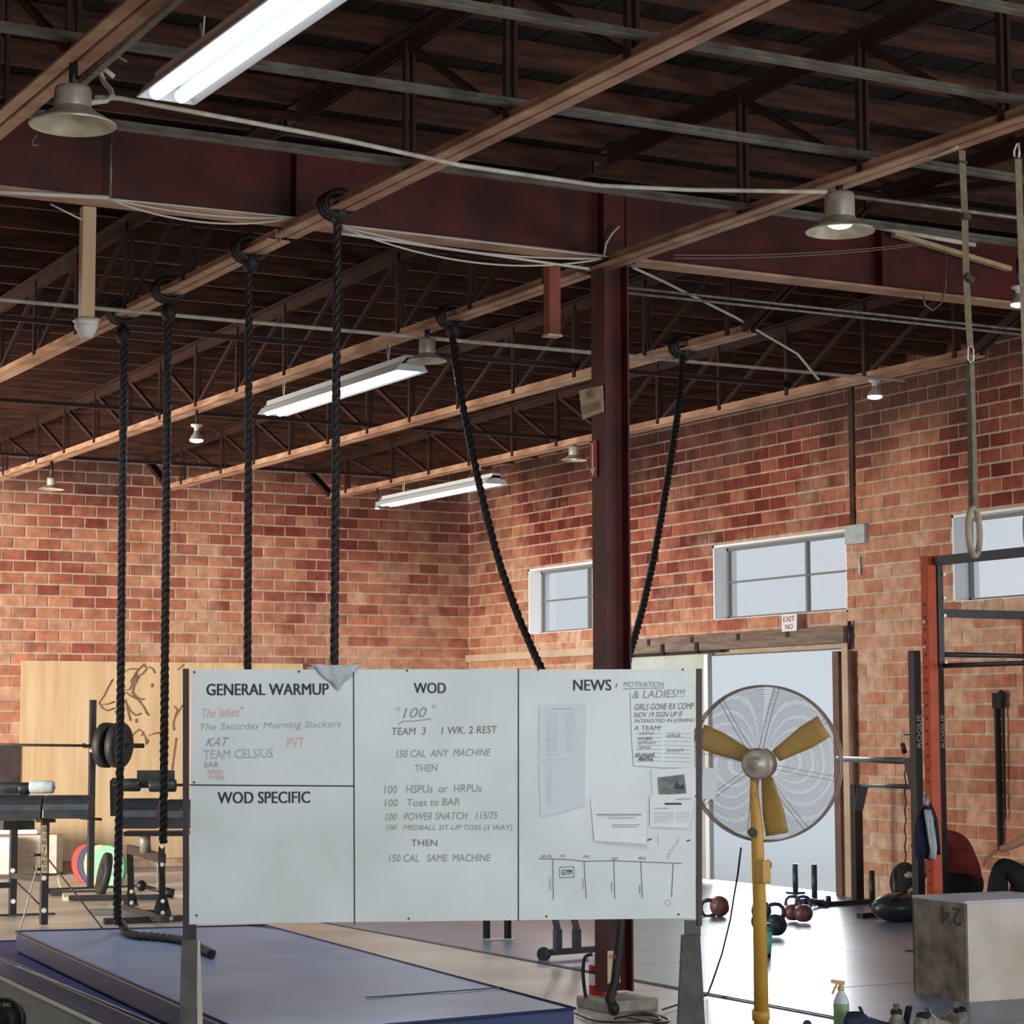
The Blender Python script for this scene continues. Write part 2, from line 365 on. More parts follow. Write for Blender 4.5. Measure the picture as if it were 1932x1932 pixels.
# walls: mortar backing boxes round the openings, then bricks
def wall_boxes(axis, lo, hi, ztop, openings, pos, th):
    b = B(); cuts = sorted(set([lo, hi]+[c for o in openings for c in o[:2]]))
    for i in range(len(cuts)-1):
        a0, a1 = cuts[i], cuts[i+1]; mid = (a0+a1)/2
        zs = sorted([(o[2], o[3]) for o in openings if o[0] < mid < o[1]]); z = 0; segs = []
        for (p, q) in zs:
            if p > z: segs.append((z, p))
            z = max(z, q)
        segs.append((z, ztop))
        for (p, q) in segs:
            if axis == 'x': b.box((mid, pos+th/2, (p+q)/2), (a1-a0, th, q-p))
            else: b.box((pos+th/2, mid, (p+q)/2), (th, a1-a0, q-p))
    return b
OPR = [(23.0, 24.75, 2.85, 3.69), (18.12, 20.55, 2.85, 3.69), (13.9, 16.49, 2.85, 3.69), (18.2, 21.3, 0, 2.52), (1.0, 7.0, 0, 3.3)]
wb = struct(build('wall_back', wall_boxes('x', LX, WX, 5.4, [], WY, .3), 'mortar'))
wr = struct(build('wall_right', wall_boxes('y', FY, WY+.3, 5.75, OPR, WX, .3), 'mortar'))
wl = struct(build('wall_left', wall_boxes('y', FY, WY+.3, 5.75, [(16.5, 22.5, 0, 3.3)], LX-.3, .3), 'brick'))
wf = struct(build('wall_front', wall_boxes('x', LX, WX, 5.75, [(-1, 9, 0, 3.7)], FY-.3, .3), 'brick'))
struct(build('ground', B().box((24, 16, -.1), (19.6, 60, .18)), 'outside'))
TH = .007
def brick_mesh(wd, axis, seed):
    r = random.Random(seed); b = B(); h = BH-.021; c = .006
    w2, h2 = wd/2, h/2; t = TH+r.uniform(-.002, .003)
    vs = []
    for (k, off) in ((0, 0), (t-.003, 0), (t, c)):
        for (sx, sz) in ((-1, -1), (1, -1), (1, 1), (-1, 1)):
            a = sx*(w2-off); z = sz*(h2-off)
            vs.append((a, -k, z) if axis == 'x' else (-k, a, z))
    fs = [(8, 9, 10, 11)]
    for l in (0, 4):
        for k in range(4): fs.append((l+k, l+(k+1) % 4, l+4+(k+1) % 4, l+4+k))
    b.add(vs, fs); me = bpy.data.meshes.new('brick'); me.from_pydata([tuple(v) for v in b.v], [], b.f)
    bm = bmesh.new(); bm.from_mesh(me); bmesh.ops.recalc_face_normals(bm, faces=bm.faces)
    bm.to_mesh(me); bm.free()
    # normals must look into the room
    me.materials.append(M['brick']); return me, b
def lay_bricks(wall, axis, lo, hi, zmax, openings, hidden):
    var = [brick_mesh(BW-.020, axis, k) for k in range(5)]
    cells = []; row = -1
    while Z0+row*BH < zmax:
        z = Z0+(row+.5)*BH; half = .5 if row % 2 else 0
        base = (WY if axis == 'x' else WX)
        k0 = int((lo+base)/BW)-2
        for k in range(k0, int((hi+base)/BW)+3):
            c = (k+.5+half)*BW-base
            a0, a1 = max(c-BW/2+.010, lo), min(c+BW/2-.010, hi)
            z0, z1 = max(z-BH/2+.0105, .005), min(z+BH/2-.0105, zmax)
            if a1-a0 < .03 or z1-z0 < .02: continue
            pieces = [(a0, a1)]
            for o in openings:
                if o[2] < z+.03 and z-.03 < o[3]:
                    np_ = []
                    for (p, q) in pieces:
                        if q <= o[0] or p >= o[1]: np_.append((p, q)); continue
                        if p < o[0]: np_.append((p, o[0]))
                        if q > o[1]: np_.append((o[1], q))
                    pieces = np_
            for (p, q) in pieces:
                if q-p < .03: continue
                full = abs((q-p)-(BW-.020)) < 1e-4 and z1-z0 > BH-.026
                pos = Vector(((p+q)/2, base, (z0+z1)/2)) if axis == 'x' else Vector((base, (p+q)/2, (z0+z1)/2))
                u, v, d = proj(pos); vis = 0 <= u <= 1932 and 0 <= v <= 1932 and full and not hidden(u, v)
                cells.append((0 if vis else 1, d, pos, q-p, z1-z0, full))
        row += 1
    cells.sort(key=lambda c: (c[0], c[1]))
    rest = B(); n = 0; r = random.Random(3)
    for (h, d, pos, wd, hh, full) in cells:
        if h == 0 and n < 300:
            me, _ = var[n % 5]; o = bpy.data.objects.new('brick', me); COL.objects.link(o); o.parent = wall
            o.location = pos+Vector((r.uniform(-.002, .002),)*3 if 0 else (0, 0, r.uniform(-.002, .002))); n += 1
        else:
            t = TH+r.uniform(-.002, .003)
            s = (wd, t*2, hh) if axis == 'x' else (t*2, wd, hh)
            rest.box(pos, s)
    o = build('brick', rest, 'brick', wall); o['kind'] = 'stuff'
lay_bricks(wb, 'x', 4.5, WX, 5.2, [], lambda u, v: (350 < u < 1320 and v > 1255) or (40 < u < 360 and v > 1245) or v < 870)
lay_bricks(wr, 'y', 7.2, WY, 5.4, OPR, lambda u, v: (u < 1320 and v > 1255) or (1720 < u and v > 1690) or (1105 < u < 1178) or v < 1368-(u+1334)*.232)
# vertical sooty joint where two stretches of the right wall meet
struct(build('trim_1', B().box((WX-.012, 17.99, 4.42), (.035, .07, 1.45)), 'soot'))
# ledge course low on both walls near the corner
struct(build('trim_2', B().beam((WX-.05, 26.3, 2.6), (WX-.05, 22.4, 2.6), .1, .09), 'trimtan'))
# ceiling: planks along Y over joists along X
ce = bpy.data.objects.new('ceiling', None); COL.objects.link(ce); struct(ce); ce.location = (5, 10, 5.4)
PW = .145; x = LX; k = 0
Ya, Yb = FY, WY+.05
mesh_p = None
while x < WX+.1:
    b = B(); dz = random.uniform(0, .008); zz = lambda y: top_z(y)+.145+dz
    b.prism([(x+.003, Ya, zz(Ya)), (x+PW-.003, Ya, zz(Ya)), (x+PW-.003, Yb, zz(Yb)), (x+.003, Yb, zz(Yb))], (0, 0, .022))
    build('ceiling_plank', b, 'plank', ce); x += PW
build('roofing_felt', B().prism([(LX-.3, Ya-.3, top_z(Ya)+.175), (WX+.3, Ya-.3, top_z(Ya)+.175), (WX+.3, Yb+.3, top_z(Yb)+.175), (LX-.3, Yb+.3, top_z(Yb)+.175)], (0, 0, .05)), 'black', ce)
jb = bpy.data.meshes.new('joist')
y = Ya+.3; first = None
while y < Yb:
    if first is None:
        first = build('joist', B().box((5.385, y, top_z(y)+.0725), (WX-LX-.02, .042, .141)), 'wood', ce); fy, fz = y, top_z(y)
    else:
        o = bpy.data.objects.new('joist', first.data); COL.objects.link(o); o.parent = ce; o.location = (0, y-fy, top_z(y)-fz)
    y += .612

# ------------------------------------------------------------------ steel frame
GY = 11.81
g = thing('roof_girder', 'deep maroon steel girder crossing the hall above the column', 'girder', (5.4, GY, 4.62))
build('web', B().box((5.38, GY, 4.84), (WX-LX-.1, .012, .42)), 'maroon', g)
build('bottom_flange', B().box((5.38, GY, 4.629), (WX-LX-.1, .17, .018)), 'chord', g)  # lit underside painted in with the paler chord colour
build('top_flange', B().box((5.38, GY, 5.06), (WX-LX-.1, .17, .018)), 'maroon', g)
for xx in (2.0, 5.0, 9.25, 11.4):
    build('stiffener', B().box((xx, GY-.045, 4.84), (.012, .08, .41)), 'maroon', g)
cx, cy = PZ(1148, 1903, .06).xy
cx, cy = 7.16, GY
c = thing('steel_column', 'dark red H-section steel column behind the whiteboard', 'column', (cx, cy, 0))
D2 = .082
build('flange', B().box((cx-D2, cy, 2.36), (.012, .165, 4.5)), 'maroon', c)
build('flange', B().box((cx+D2, cy, 2.36), (.012, .165, 4.5)), 'maroon', c)
build('web', B().box((cx, cy, 2.36), (.152, .01, 4.5)), 'maroon', c)
build('cap_plate', B().box((cx, cy, 4.6), (.24, .24, .02)), 'maroon', c)
build('concrete_pier', B().box((cx+.03, cy+.02, .035), (.36, .38, .07)), 'concrete2', c, bevel=.01)
b = B()
for dy in (-.05, .05): b.box((cx-D2, cy+dy, 4.84), (.012, .06, .4)).box((cx+D2, cy+dy, 4.84), (.012, .06, .4))
build('column_stub', b.box((cx, cy-.06, 4.84), (.16, .02, .4)), 'maroon', c)
CHZ = 4.56
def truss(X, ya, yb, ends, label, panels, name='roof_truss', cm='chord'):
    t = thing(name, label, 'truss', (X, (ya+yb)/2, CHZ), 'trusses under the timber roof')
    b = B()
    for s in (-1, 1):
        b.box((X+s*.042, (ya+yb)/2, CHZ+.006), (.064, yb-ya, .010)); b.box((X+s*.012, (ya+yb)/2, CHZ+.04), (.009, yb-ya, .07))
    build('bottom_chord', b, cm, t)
    za, zb = top_z(ends[0]), top_z(ends[1])
    b = B()
    for s in (-1, 1):
        b.beam((X+s*.042, ends[0], za-.012), (X+s*.042, ends[1], zb-.012), .064, .012)
        b.beam((X+s*.012, ends[0], za-.05), (X+s*.012, ends[1], zb-.05), .009, .08)
    build('top_chord', b, 'truss', t)
    for i, y in enumerate(panels):
        tz = top_z(y)-.03
        b = B()
        for s in (-1, 1): b.box((X+s*.022, y, (CHZ+.02+tz)/2), (.02, .035, tz-CHZ-.02))
        build('vertical', b, 'truss', t)
    for i in range(len(panels)-1):
        y0, y1 = panels[i], panels[i+1]
        mid = (panels[0]+panels[-1])/2
        if (y0+y1)/2 > mid: p, q = (X, y1, top_z(y1)-.05), (X, y0, CHZ+.04)
        else: p, q = (X, y0, top_z(y0)-.05), (X, y1, CHZ+.04)
        build('diagonal', B().beam(p, q, .03, .035), 'truss', t)
    # end posts rise from the bottom chord to the bearings
    if ends[0] < ya-.1: build('end_diagonal', B().beam((X+.03, ya+.02, CHZ+.04), (X+.03, ends[0], za-.06), .035, .05).beam((X-.03, ya+.02, CHZ+.04), (X-.03, ends[0], za-.06), .035, .05), 'truss', t)
    if ends[1] > yb+.1: build('end_diagonal', B().beam((X+.03, yb-.02, CHZ+.04), (X+.03, ends[1], zb-.06), .035, .05).beam((X-.03, yb-.02, CHZ+.04), (X-.03, ends[1], zb-.06), .035, .05), 'truss', t)
    return t
farp = [13.55, 14.7, 15.8, 16.85, 17.9, 18.9, 19.85, 20.8, 21.8, 22.8, 23.8, 25.1]
nearp = [-5.9, -4.7, -3.5, -2.3, -1.1, .1, 1.3, 2.4, 3.5, 4.6, 5.8, 6.95, 8.05, 9.15, 10.25]
wy = WY-.05
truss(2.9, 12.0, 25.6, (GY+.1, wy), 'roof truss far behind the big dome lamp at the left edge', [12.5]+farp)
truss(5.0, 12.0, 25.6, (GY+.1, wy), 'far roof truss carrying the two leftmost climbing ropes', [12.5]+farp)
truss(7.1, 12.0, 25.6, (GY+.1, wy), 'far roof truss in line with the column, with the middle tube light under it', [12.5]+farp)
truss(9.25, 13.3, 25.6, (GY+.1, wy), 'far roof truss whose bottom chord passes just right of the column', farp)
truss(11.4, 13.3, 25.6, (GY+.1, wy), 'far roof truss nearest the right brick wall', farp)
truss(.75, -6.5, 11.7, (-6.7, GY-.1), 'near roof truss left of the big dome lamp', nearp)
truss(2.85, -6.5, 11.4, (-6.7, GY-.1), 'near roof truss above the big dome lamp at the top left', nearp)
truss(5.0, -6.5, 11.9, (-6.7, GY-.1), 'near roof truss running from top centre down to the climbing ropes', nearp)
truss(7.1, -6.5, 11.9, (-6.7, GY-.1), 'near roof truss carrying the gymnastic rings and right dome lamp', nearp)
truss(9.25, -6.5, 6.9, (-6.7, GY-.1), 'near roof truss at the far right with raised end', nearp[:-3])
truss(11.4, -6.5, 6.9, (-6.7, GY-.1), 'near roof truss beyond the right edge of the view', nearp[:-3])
# lateral bracing and pipes that cross the trusses
def xpipe(name, u, v, z, x0, x1, r, m, label, cat, angle=True):
    p = PZ(u, v, z)
    b = B().box(((x0+x1)/2, p.y, z), (x1-x0, .05, .008)).box(((x0+x1)/2, p.y+.02, z+.022), (x1-x0, .008, .045)) if angle else B().tube([(x0, p.y, z), (x1, p.y, z)], r, 8)
    return tag(build(name, b, m, loc=((x0+x1)/2, p.y, z)), label, cat)
LB = 'bridging'
xpipe('bridging_angle', 600, 145, 4.65, -2.5, 13.5, .02, 'strutgrey', 'grey bridging angle crossing beside the big lit tube, upper left', LB)
xpipe('bridging_angle', 960, 30, 4.65, -2.5, 13.5, .02, 'strutgrey', 'topmost grey bridging angle across the near trusses', LB)
xpipe('bridging_angle', 1860, 12, 4.65, -2.5, 13.5, .02, 'strutgrey', 'bridging angle at the top right corner', LB)
xpipe('bridging_angle', 1000, 343, 4.60, -2.5, 13.5, .02, 'strutgrey', 'grey bridging angle just in front of the maroon girder', LB)
for yv, lb in ((15.8, 'bridging angle across the far trusses behind the column'), (19.85, 'middle bridging angle across the far trusses'), (23.8, 'bridging angle across the far trusses near the back wall')):
    tag(build('bridging_angle', B().box((4.4, yv, CHZ+.10), (14.0, .045, .008)).box((4.4, yv+.02, CHZ+.12), (14.0, .008, .04)), 'truss', loc=(5.4, yv, CHZ)), lb, LB)
# conduits
yg = GY-.10
def gp(u, v): return PY(u, v, yg)
y1 = PZ(820, 644, 4.5).y
b = B().tube([(-2.5, y1, 4.52), (11.5, y1, 4.52)], .014, 8)
tag(build('electrical_conduit', b, 'conduit', loc=(5, y1, 4.52)), 'long thin white conduit crossing below the far trusses', 'conduit')
yy = PZ(1500, 577, 4.5).y+.25
for dz, lb in ((0, 'upper of two thin bright pipes right of the column'), (-.035, 'lower of two thin bright pipes right of the column')):
    tag(build('sprinkler_pipe', B().tube([(7.3, yy, 4.56+dz), (13.6, yy, 4.56+dz)], .010, 8), 'galv', loc=(10, yy, 4.5)), lb, 'pipe')
lampL = PX(138, 172, 2.85); lampR = PX(1585, 365, 7.1)
pts = [lampL+Vector((.12, .05, .0)), PX(225, 185, 3.1), PX(640, 262, 4.2), PX(870, 312, 4.9), PX(1130, 350, 5.8), PX(1300, 358, 6.3), PX(1560, 362, 7.0)]
tag(build('electrical_conduit', B().tube(pts, .012, 8), 'conduit', loc=pts[0]), 'conduit running from the left dome lamp to the right dome lamp', 'conduit')
tag(build('electrical_conduit', B().tube([PX(1590, 368, 7.15), PX(1930, 412, 8.3), PX(2100, 440, 8.9)], .012, 8), 'galv', loc=PX(1590, 368, 7.15)), 'dull conduit leading right from the right dome lamp', 'conduit')
tag(build('electrical_conduit', B().tube([PX(1650, 428, 8.0), PX(1840, 462, 8.6)], .014, 8), 'conduit', loc=PX(1650, 428, 8.)), 'short pale pipe just right of the right dome lamp', 'conduit')
tag(build('timber_batten', B().beam(gp(1685, 441), gp(1905, 508), .05, .03), 'ply', loc=PX(1700, 450, 8.3)), 'loose tan batten crossing in front of the girder at right', 'batten')
tag(build('electrical_conduit', B().tube([gp(-60, 359), gp(205, 373)], .013, 8), 'wire', loc=gp(205, 373)), 'white conduit along the girder above the hanging wood stud', 'conduit')
for i, (a, q, sg, lb) in enumerate((((205, 375), (560, 411), .0, 'top white wire on the girder left of the ropes'), ((205, 375), (555, 411), .035, 'middle sagging white wire left of the ropes'), ((205, 376), (550, 412), .075, 'lowest sagging white wire left of the ropes'),
      ((645, 425), (1160, 486), 0, 'white wire along the lower flange of the girder'), ((648, 428), (1150, 487), .06, 'white wire with shallow sag between rope and column'), ((648, 430), (1145, 487), .12, 'white wire with deep sag between rope and column'), ((640, 440), (1110, 507), 0, 'white conduit hanging under the girder left of the column'))):
    tag(build('hanging_wire', B().tube(catenary(gp(*a), gp(*q), sg), .006 if i < 6 else .009, 6), 'wire', loc=gp(*a)), lb, 'wire')
tag(build('hanging_wire', B().tube([PY(1139, 486, cy-.1), PY(1143, 460, cy-.1), PY(1155, 440, cy-.1), PY(1168, 427, cy-.1)], .007, 6), 'wire', loc=PX(1139, 482, 6.9)), 'short white wire end curling up from the column head', 'wire')
for v0, v1, lb in ((477, 466, 'upper thin wire slanting over the girder right of the column'), (483, 470, 'lower thin wire slanting over the girder right of the column')):
    tag(build('hanging_wire', B().tube(catenary(gp(1270, v0+4), gp(1740, v1-8), .03), .004, 5), 'strap', loc=gp(1270, v0)), lb, 'wire')
tag(build('hanging_wire', B().tube([PX(1195, 505, 7.5), PX(1250, 530, 8.1), PX(1390, 600, 9.1), PX(1445, 633, 9.6), PX(1505, 668, 10.2), PX(1545, 717, 10.4)], .010, 6), 'wire', loc=PX(1195, 505, 7.5)), 'pale cable running diagonally to the right from the column head', 'wire')
tag(build('chain', B().tube([gp(210, 250), gp(208, 372)], .009, 5), 'galv', loc=gp(210, 250)), 'vertical chain between left dome lamp and white conduit', 'chain')
ch = [gp(1784, 455), gp(1784, 545), gp(1776, 572), gp(1760, 586), gp(1745, 575), gp(1742, 556)]
tag(build('chain', B().tube(ch, .006, 5), 'galv', loc=gp(1784, 455)), 'thin chain looping below the girder at right', 'chain')
# ------------------------------------------------------------------ lamps
def dome(X, u, v, r, lit, label, neck=.16, sc=1.0, hook=False):
    top = PX(u, v, X); z = top.z
    t = thing('dome_lamp', label, 'lamp', (top.x, top.y, z), 'dome lamps')
    n = neck
    build('lamp_neck', B().lathe([(0, .02), (.075*sc, .02), (.08*sc, 0), (.08*sc, -n), (.078*sc, -n-.01), (.0, -n-.01)], top, n=24), 'silver', t)
    p = [(.08*sc, -n), (r*.62, -n-.028*sc), (r*.93, -n-.062*sc), (r, -n-.072*sc), (r*.985, -n-.078*sc)]
    pin = [(r*.985, -n-.078*sc), (r*.93, -n-.068*sc), (r*.6, -n-.036*sc), (.10*sc, -n-.018), (0, -n-.014)]
    build('lamp_shade', B().lathe(p, top, n=40), 'silver', t); build('reflector', B().lathe(pin, top, n=40), 'shade_in', t)
    build('hanger', B().tube([top, (top.x, top.y, CHZ+.02)], .02, 8), 'black', t)
    if lit: build('lamp_bulb', B().ball(top+Vector((0, 0, -n-.03*sc)), .07*sc, (1, 1, .45)), 'bulb', t)
    if hook:
        hb = PX(68, 262, X); build('hook', B().tube([hb+Vector((0, 0, .04)), hb+Vector((0, 0, .01)), hb+Vector((-.018, 0, -.01)), hb+Vector((-.012, 0, -.03)), hb+Vector((.008, 0, -.03)), hb+Vector((.014, 0, -.012))], .004, 6), 'galv', t)
    return t
dome(2.85, 138, 174, .188, False, 'large unlit dome lamp with bare aluminium neck at the top left', .07, hook=True)
dome(7.1, 1584, 372, .185, True, 'large lit dome lamp hanging from the truss at the upper right', .11)
dome(7.1, 806, 645, .147, False, 'unlit dome lamp at the right end of the middle tube light', .085, .75)
dome(11.4, 1083, 846, .135, True, 'small lit dome lamp just left of the column', .07, .7)
dome(7.1, 97, 905, .14, True, 'small lit dome lamp at the left against the brick wall', .06, .6)
def bulb(X, u, v, label, s=1):
    top = PX(u, v, X); t = thing('bulb_lamp', label, 'lamp', top, 'bare reflector bulbs')
    build('hanger', B().tube([top, (top.x, top.y, CHZ+.02)], .012, 6), 'black', t)
    build('lamp_holder', B().lathe([(0, 0), (.055*s, 0), (.05*s, -.018*s), (.022*s, -.03*s), (.022*s, -.055*s), (0, -.055*s)], top), 'fixture', t)
    build('bulb_neck', B().lathe([(.022*s, -.055*s), (.03*s, -.08*s), (.062*s, -.13*s), (.062*s, -.138*s)], top), 'silver', t)
    build('bulb_face', B().lathe([(.062*s, -.136*s), (.06*s, -.155*s), (.03*s, -.165*s), (0, -.167*s)], top), 'bulb', t)
bulb(7.1, 371, 801, 'lit reflector bulb under the far truss between the two left ropes')
bulb(11.4, 1650, 716, 'lit reflector bulb under the truss at the right above the windows')
bulb(11.4, 712, 948, 'lit reflector bulb at the left end of the farthest tube light', .5)
bulb(9.25, 1921, 540, 'lit bulb at the extreme right edge below the girder', .8)
def tube_light(X, y0, y1, z, label, chains, cord=None, w=.13):
    mid = (y0+y1)/2; t = thing('tube_light', label, 'light fixture', (X, mid, z), 'fluorescent tube lights')
    prof = [(-w, -.03), (-w*.75, .02), (-.05, .045), (-.05, .085), (.05, .085), (.05, .045), (w*.75, .02), (w, -.03), (w-.006, -.032), (w*.7, .012), (.04, .034), (-.04, .034), (-w*.7, .012), (-w+.006, -.032)]
    b = B().prism([(X+a, y0, z+c) for a, c in prof], (0, y1-y0, 0)); build('reflector_housing', b, 'fixture', t)
    for yq in (y0, y1): build('end_plate', B().prism([(X+a, yq, z+c) for a, c in ((-w*.95, -.03), (-.05, .06), (.05, .06), (w*.95, -.03))], (0, .01, 0)), 'fixture', t)
    for dx in (-.055, .055): build('lamp_tube', B().tube([(X+dx, y0+.03, z-.012), (X+dx, y1-.03, z-.012)], .03, 12), 'tube', t)
    for yq in chains: build('chain', B().tube([(X-.01, yq-.05, CHZ), (X, yq, z+.085), (X+.01, yq+.05, CHZ)], .005, 5), 'wire', t)
    L = light('AREA', 'tube_glow', (X, mid, z-.06), (0, 0, -1), 84, (.86, .93, 1), w*1.6, (y1-y0))
    return t
tube_light(3.12, 6.3, 8.72, 4.36, 'large bright tube light at the top left corner', (8.3, 6.9))
tube_light(7.1, 14.5, 17.15, 4.33, 'bright tube light in the middle under the far truss', (14.9, 15.9, 16.9))
tube_light(11.4, 21.2, 24.0, 4.36, 'farthest bright tube light beside the corner of the brick walls', (21.6, 23.5), w=.14)
tube_light(7.1, 2.6, 5.2, 4.33, 'added unseen tube light high on the right, nearest the viewer', (3, 4.8))  # unseen fixture added for more light from the front
tube_light(2.85, 13.2, 15.8, 4.33, 'added tube light left of the climbing ropes, unseen beyond the left edge', (13.6, 15.4))  # added out of view to brighten the floor
tube_light(.75, 19.2, 21.8, 4.33, 'far added tube light, unseen beyond the left edge', (19.6, 21.4))  # another unseen fixture, added for more light on level surfaces
b = B().tube([PX(163, 195, 2.9), PX(200, 190, 3.0), PX(212, 180, 3.05), PX(208, 168, 3.05), PX(196, 155, 3.05), PX(190, 138, 3.05), PX(195, 128, 3.05), PX(215, 145, 3.1)], .012, 8)
tag(build('flexible_cable', b, 'wire', loc=PX(163, 195, 2.9)), 'white flexible cable looping from the big dome lamp to the tube light', 'cable')
tag(build('chain', B().tube([PX(178, 80, 2.9), PX(210, 98, 3.0), PX(238, 115, 3.1)], .007, 5), 'galv', loc=PX(178, 80, 2.9)), 'slanting chain holding the near tube light', 'chain')
tag(build('mounting_rail', B().beam(PX(147, 163, 2.9), PX(345, -10, 2.9), .03, .025), 'galv', loc=PX(147, 163, 2.9)), 'slotted steel rail running up from the big dome lamp', 'rail')
# wood stud with heat detector, and bare stub
sy = GY-.02
s0, s1 = PY(167, 392, sy), PY(163, 600, sy)
t = thing('ceiling_drop_post', 'pale wooden drop post with white fixture hanging at the left', 'post', (s1.x, sy, s1.z))
build('wood_post', B().beam((s1.x, sy, s0.z), (s1.x, sy, s1.z), .075, .06), 'ply', t)
build('mounting_plate', B().lathe([(0, 0), (.07, 0), (.085, -.012), (.085, -.02), (0, -.02)], s1, n=4), 'cream', t)
build('light_socket', B().lathe([(0, -.018), (.066, -.018), (.066, -.032), (.058, -.036), (.066, -.04), (.06, -.06), (.04, -.10), (.035, -.11), (0, -.112)], s1, n=20), 'whitef', t)
s0, s1 = PY(1042, 500, sy), PY(1042, 634, sy)
t = thing('ceiling_drop_post', 'short rusty brown drop post left of the column', 'post', (s1.x, sy, s1.z))
build('wood_post', B().beam((s1.x, sy, s0.z), (s1.x, sy, s1.z), .08, .07), 'rust', t)
build('end_cap', B().box(s1, (.10, .08, .012)), 'ply', t)
for (pa, pb) in (((95, 385), (155, 415)),):
    tag(build('hanging_wire', B().tube([gp(*pa), gp(*pb)], .005, 5), 'wire', loc=gp(*pa)), 'thin wire tied to the pale drop post', 'wire')
# exhaust duct stub up in the right roof
dp = PX(1722, 222, 8.6)
t = thing('duct_stub', 'short shiny duct between joists at the upper right', 'duct', dp)
build('duct_pipe', B().tube([dp, PX(1805, 240, 8.9)], .045, 14), 'silver', t); build('duct_collar', B().tube([dp+Vector((-.05, .03, 0)), dp+Vector((.02, 0, 0))], .055, 14), 'black', t)
# ------------------------------------------------------------------ climbing ropes
def rope(name, pts, r, label, wrap=None, X=5.0):
    P = []; pts0 = pts; pts = smooth(pts, 4) if len(pts) > 4 else pts
    for i in range(len(pts)-1):
        a, q = Vector(pts[i]), Vector(pts[i+1]); n = max(1, int((q-a).length/.028))
        P += [a.lerp(q, k/n) for k in range(n)]
    P.append(Vector(pts[-1]))
    t = thing(name, label, 'rope', pts[0], 'climbing ropes')
    rs = [r*(1+.07*(1 if i % 2 else -1)) for i in range(len(P))]
    b = B(); tdir = [(P[min(i+1, len(P)-1)]-P[max(i-1, 0)]).normalized() for i in range(len(P))]; a = tdir[0].orthogonal().normalized(); fr = []
    for i in range(len(P)):
        a = (a-tdir[i]*a.dot(tdir[i])).normalized(); fr.append((a.copy(), tdir[i].cross(a)))
    for k in range(3):
        b.tube([P[i]+(fr[i][0]*math.cos(i*1.15+k*2*PI/3)+fr[i][1]*math.sin(i*1.15+k*2*PI/3))*r*.5 for i in range(len(P))], r*.6, 6)
    build('rope_length', b, 'rope', t)
    p0 = Vector(pts[0]); b = B()
    for k in range(3):
        cy_ = p0.y+(k-1)*.045
        b.tube([(X+math.cos(a)*(.092), cy_, CHZ+.04+math.sin(a)*.07) for a in [2*PI*q/14 for q in range(14)]], .019, 8, True)
    build('rope_hitch', b, 'rope', t)
    build('knot', B().ball(p0+Vector((0, -.02, -.02)), .05, (1, 1.2, 1.3), 12, 8), 'rope', t)
    return t
def vrope(ut, vt, ub, vb, label, X=5.0, tail=None, r=.022):
    a = PX(ut, vt, X); y = a.y; z0 = PY(ub, vb, y).z; x0 = PY(ub, vb, y).x
    a = Vector((x0 if 0 else a.x, y, a.z)); q = Vector((PY(ub, vb, y).x, y, z0)); pts = [a, q]
    return a, q
a, q = vrope(230, 628, 225, 1700, '')
q = PD(221, 1712, proj(q)[2]); 
rope('climbing_rope', [a, PD(233, 700, proj(a)[2]), PD(226, 1450, proj(q)[2]), q, PZ(226, 1735, .36), PZ(246, 1762, .31), PZ(300, 1768, .31), PZ(350, 1776, .31), PZ(400, 1800, .31)], .029, 'leftmost climbing rope whose tail lies along the blue mat')
a, q = vrope(316, 585, 308, 1590, ''); rope('climbing_rope', [a, PD(316, 700, proj(a)[2]), q], .028, 'second climbing rope from the left, ending above the mat')
a, q = vrope(470, 490, 466, 1275, ''); q = PD(466, 1560, proj(q)[2]); rope('climbing_rope', [a, q], .024, 'third climbing rope from the left, dropping behind the whiteboard')
a, q = vrope(637, 395, 629, 1275, ''); q = PD(628, 1600, proj(q)[2]); rope('climbing_rope', [a, q], .024, 'fourth climbing rope from the left, passing in front of the middle tube light')
def arc(pix, D0, D1):
    n = len(pix); return [PD(u, v, D0+(D1-D0)*i/(n-1)) for i, (u, v) in enumerate(pix)]
pA = PX(852, 618, 7.1); dA = proj(pA)[2]
rope('climbing_rope', arc([(852, 618), (862, 700), (878, 790), (897, 880), (920, 980), (945, 1070), (975, 1155), (1000, 1215), (1022, 1262), (1060, 1335), (1098, 1400)], dA, 13.75), .026, 'black rope swagged from the truss down to the left of the column', X=7.1)
pB = PX(1289, 662, 9.25); dB = proj(pB)[2]
rope('climbing_rope', arc([(1289, 662), (1284, 740), (1270, 840), (1252, 950), (1232, 1060), (1208, 1165), (1185, 1245), (1170, 1310), (1165, 1400)], dB, 13.6), .026, 'black rope swagged from the truss down to the right of the column', X=9.25)
b = B(); dC = 13.45
P = arc([(1166, 1420), (1168, 1600), (1172, 1740), (1166, 1800), (1160, 1850), (1150, 1885), (1158, 1903)], dC, 13.3)
tag(build('rope_tail', B().tube(P, [.028+.003*(i % 2) for i in range(len(P))], 8).ball(P[-1], .035, (1, 1, 1.2), 10, 8), 'rope', loc=P[0]), 'dark rope ends tied down the front of the column to its base', 'rope')
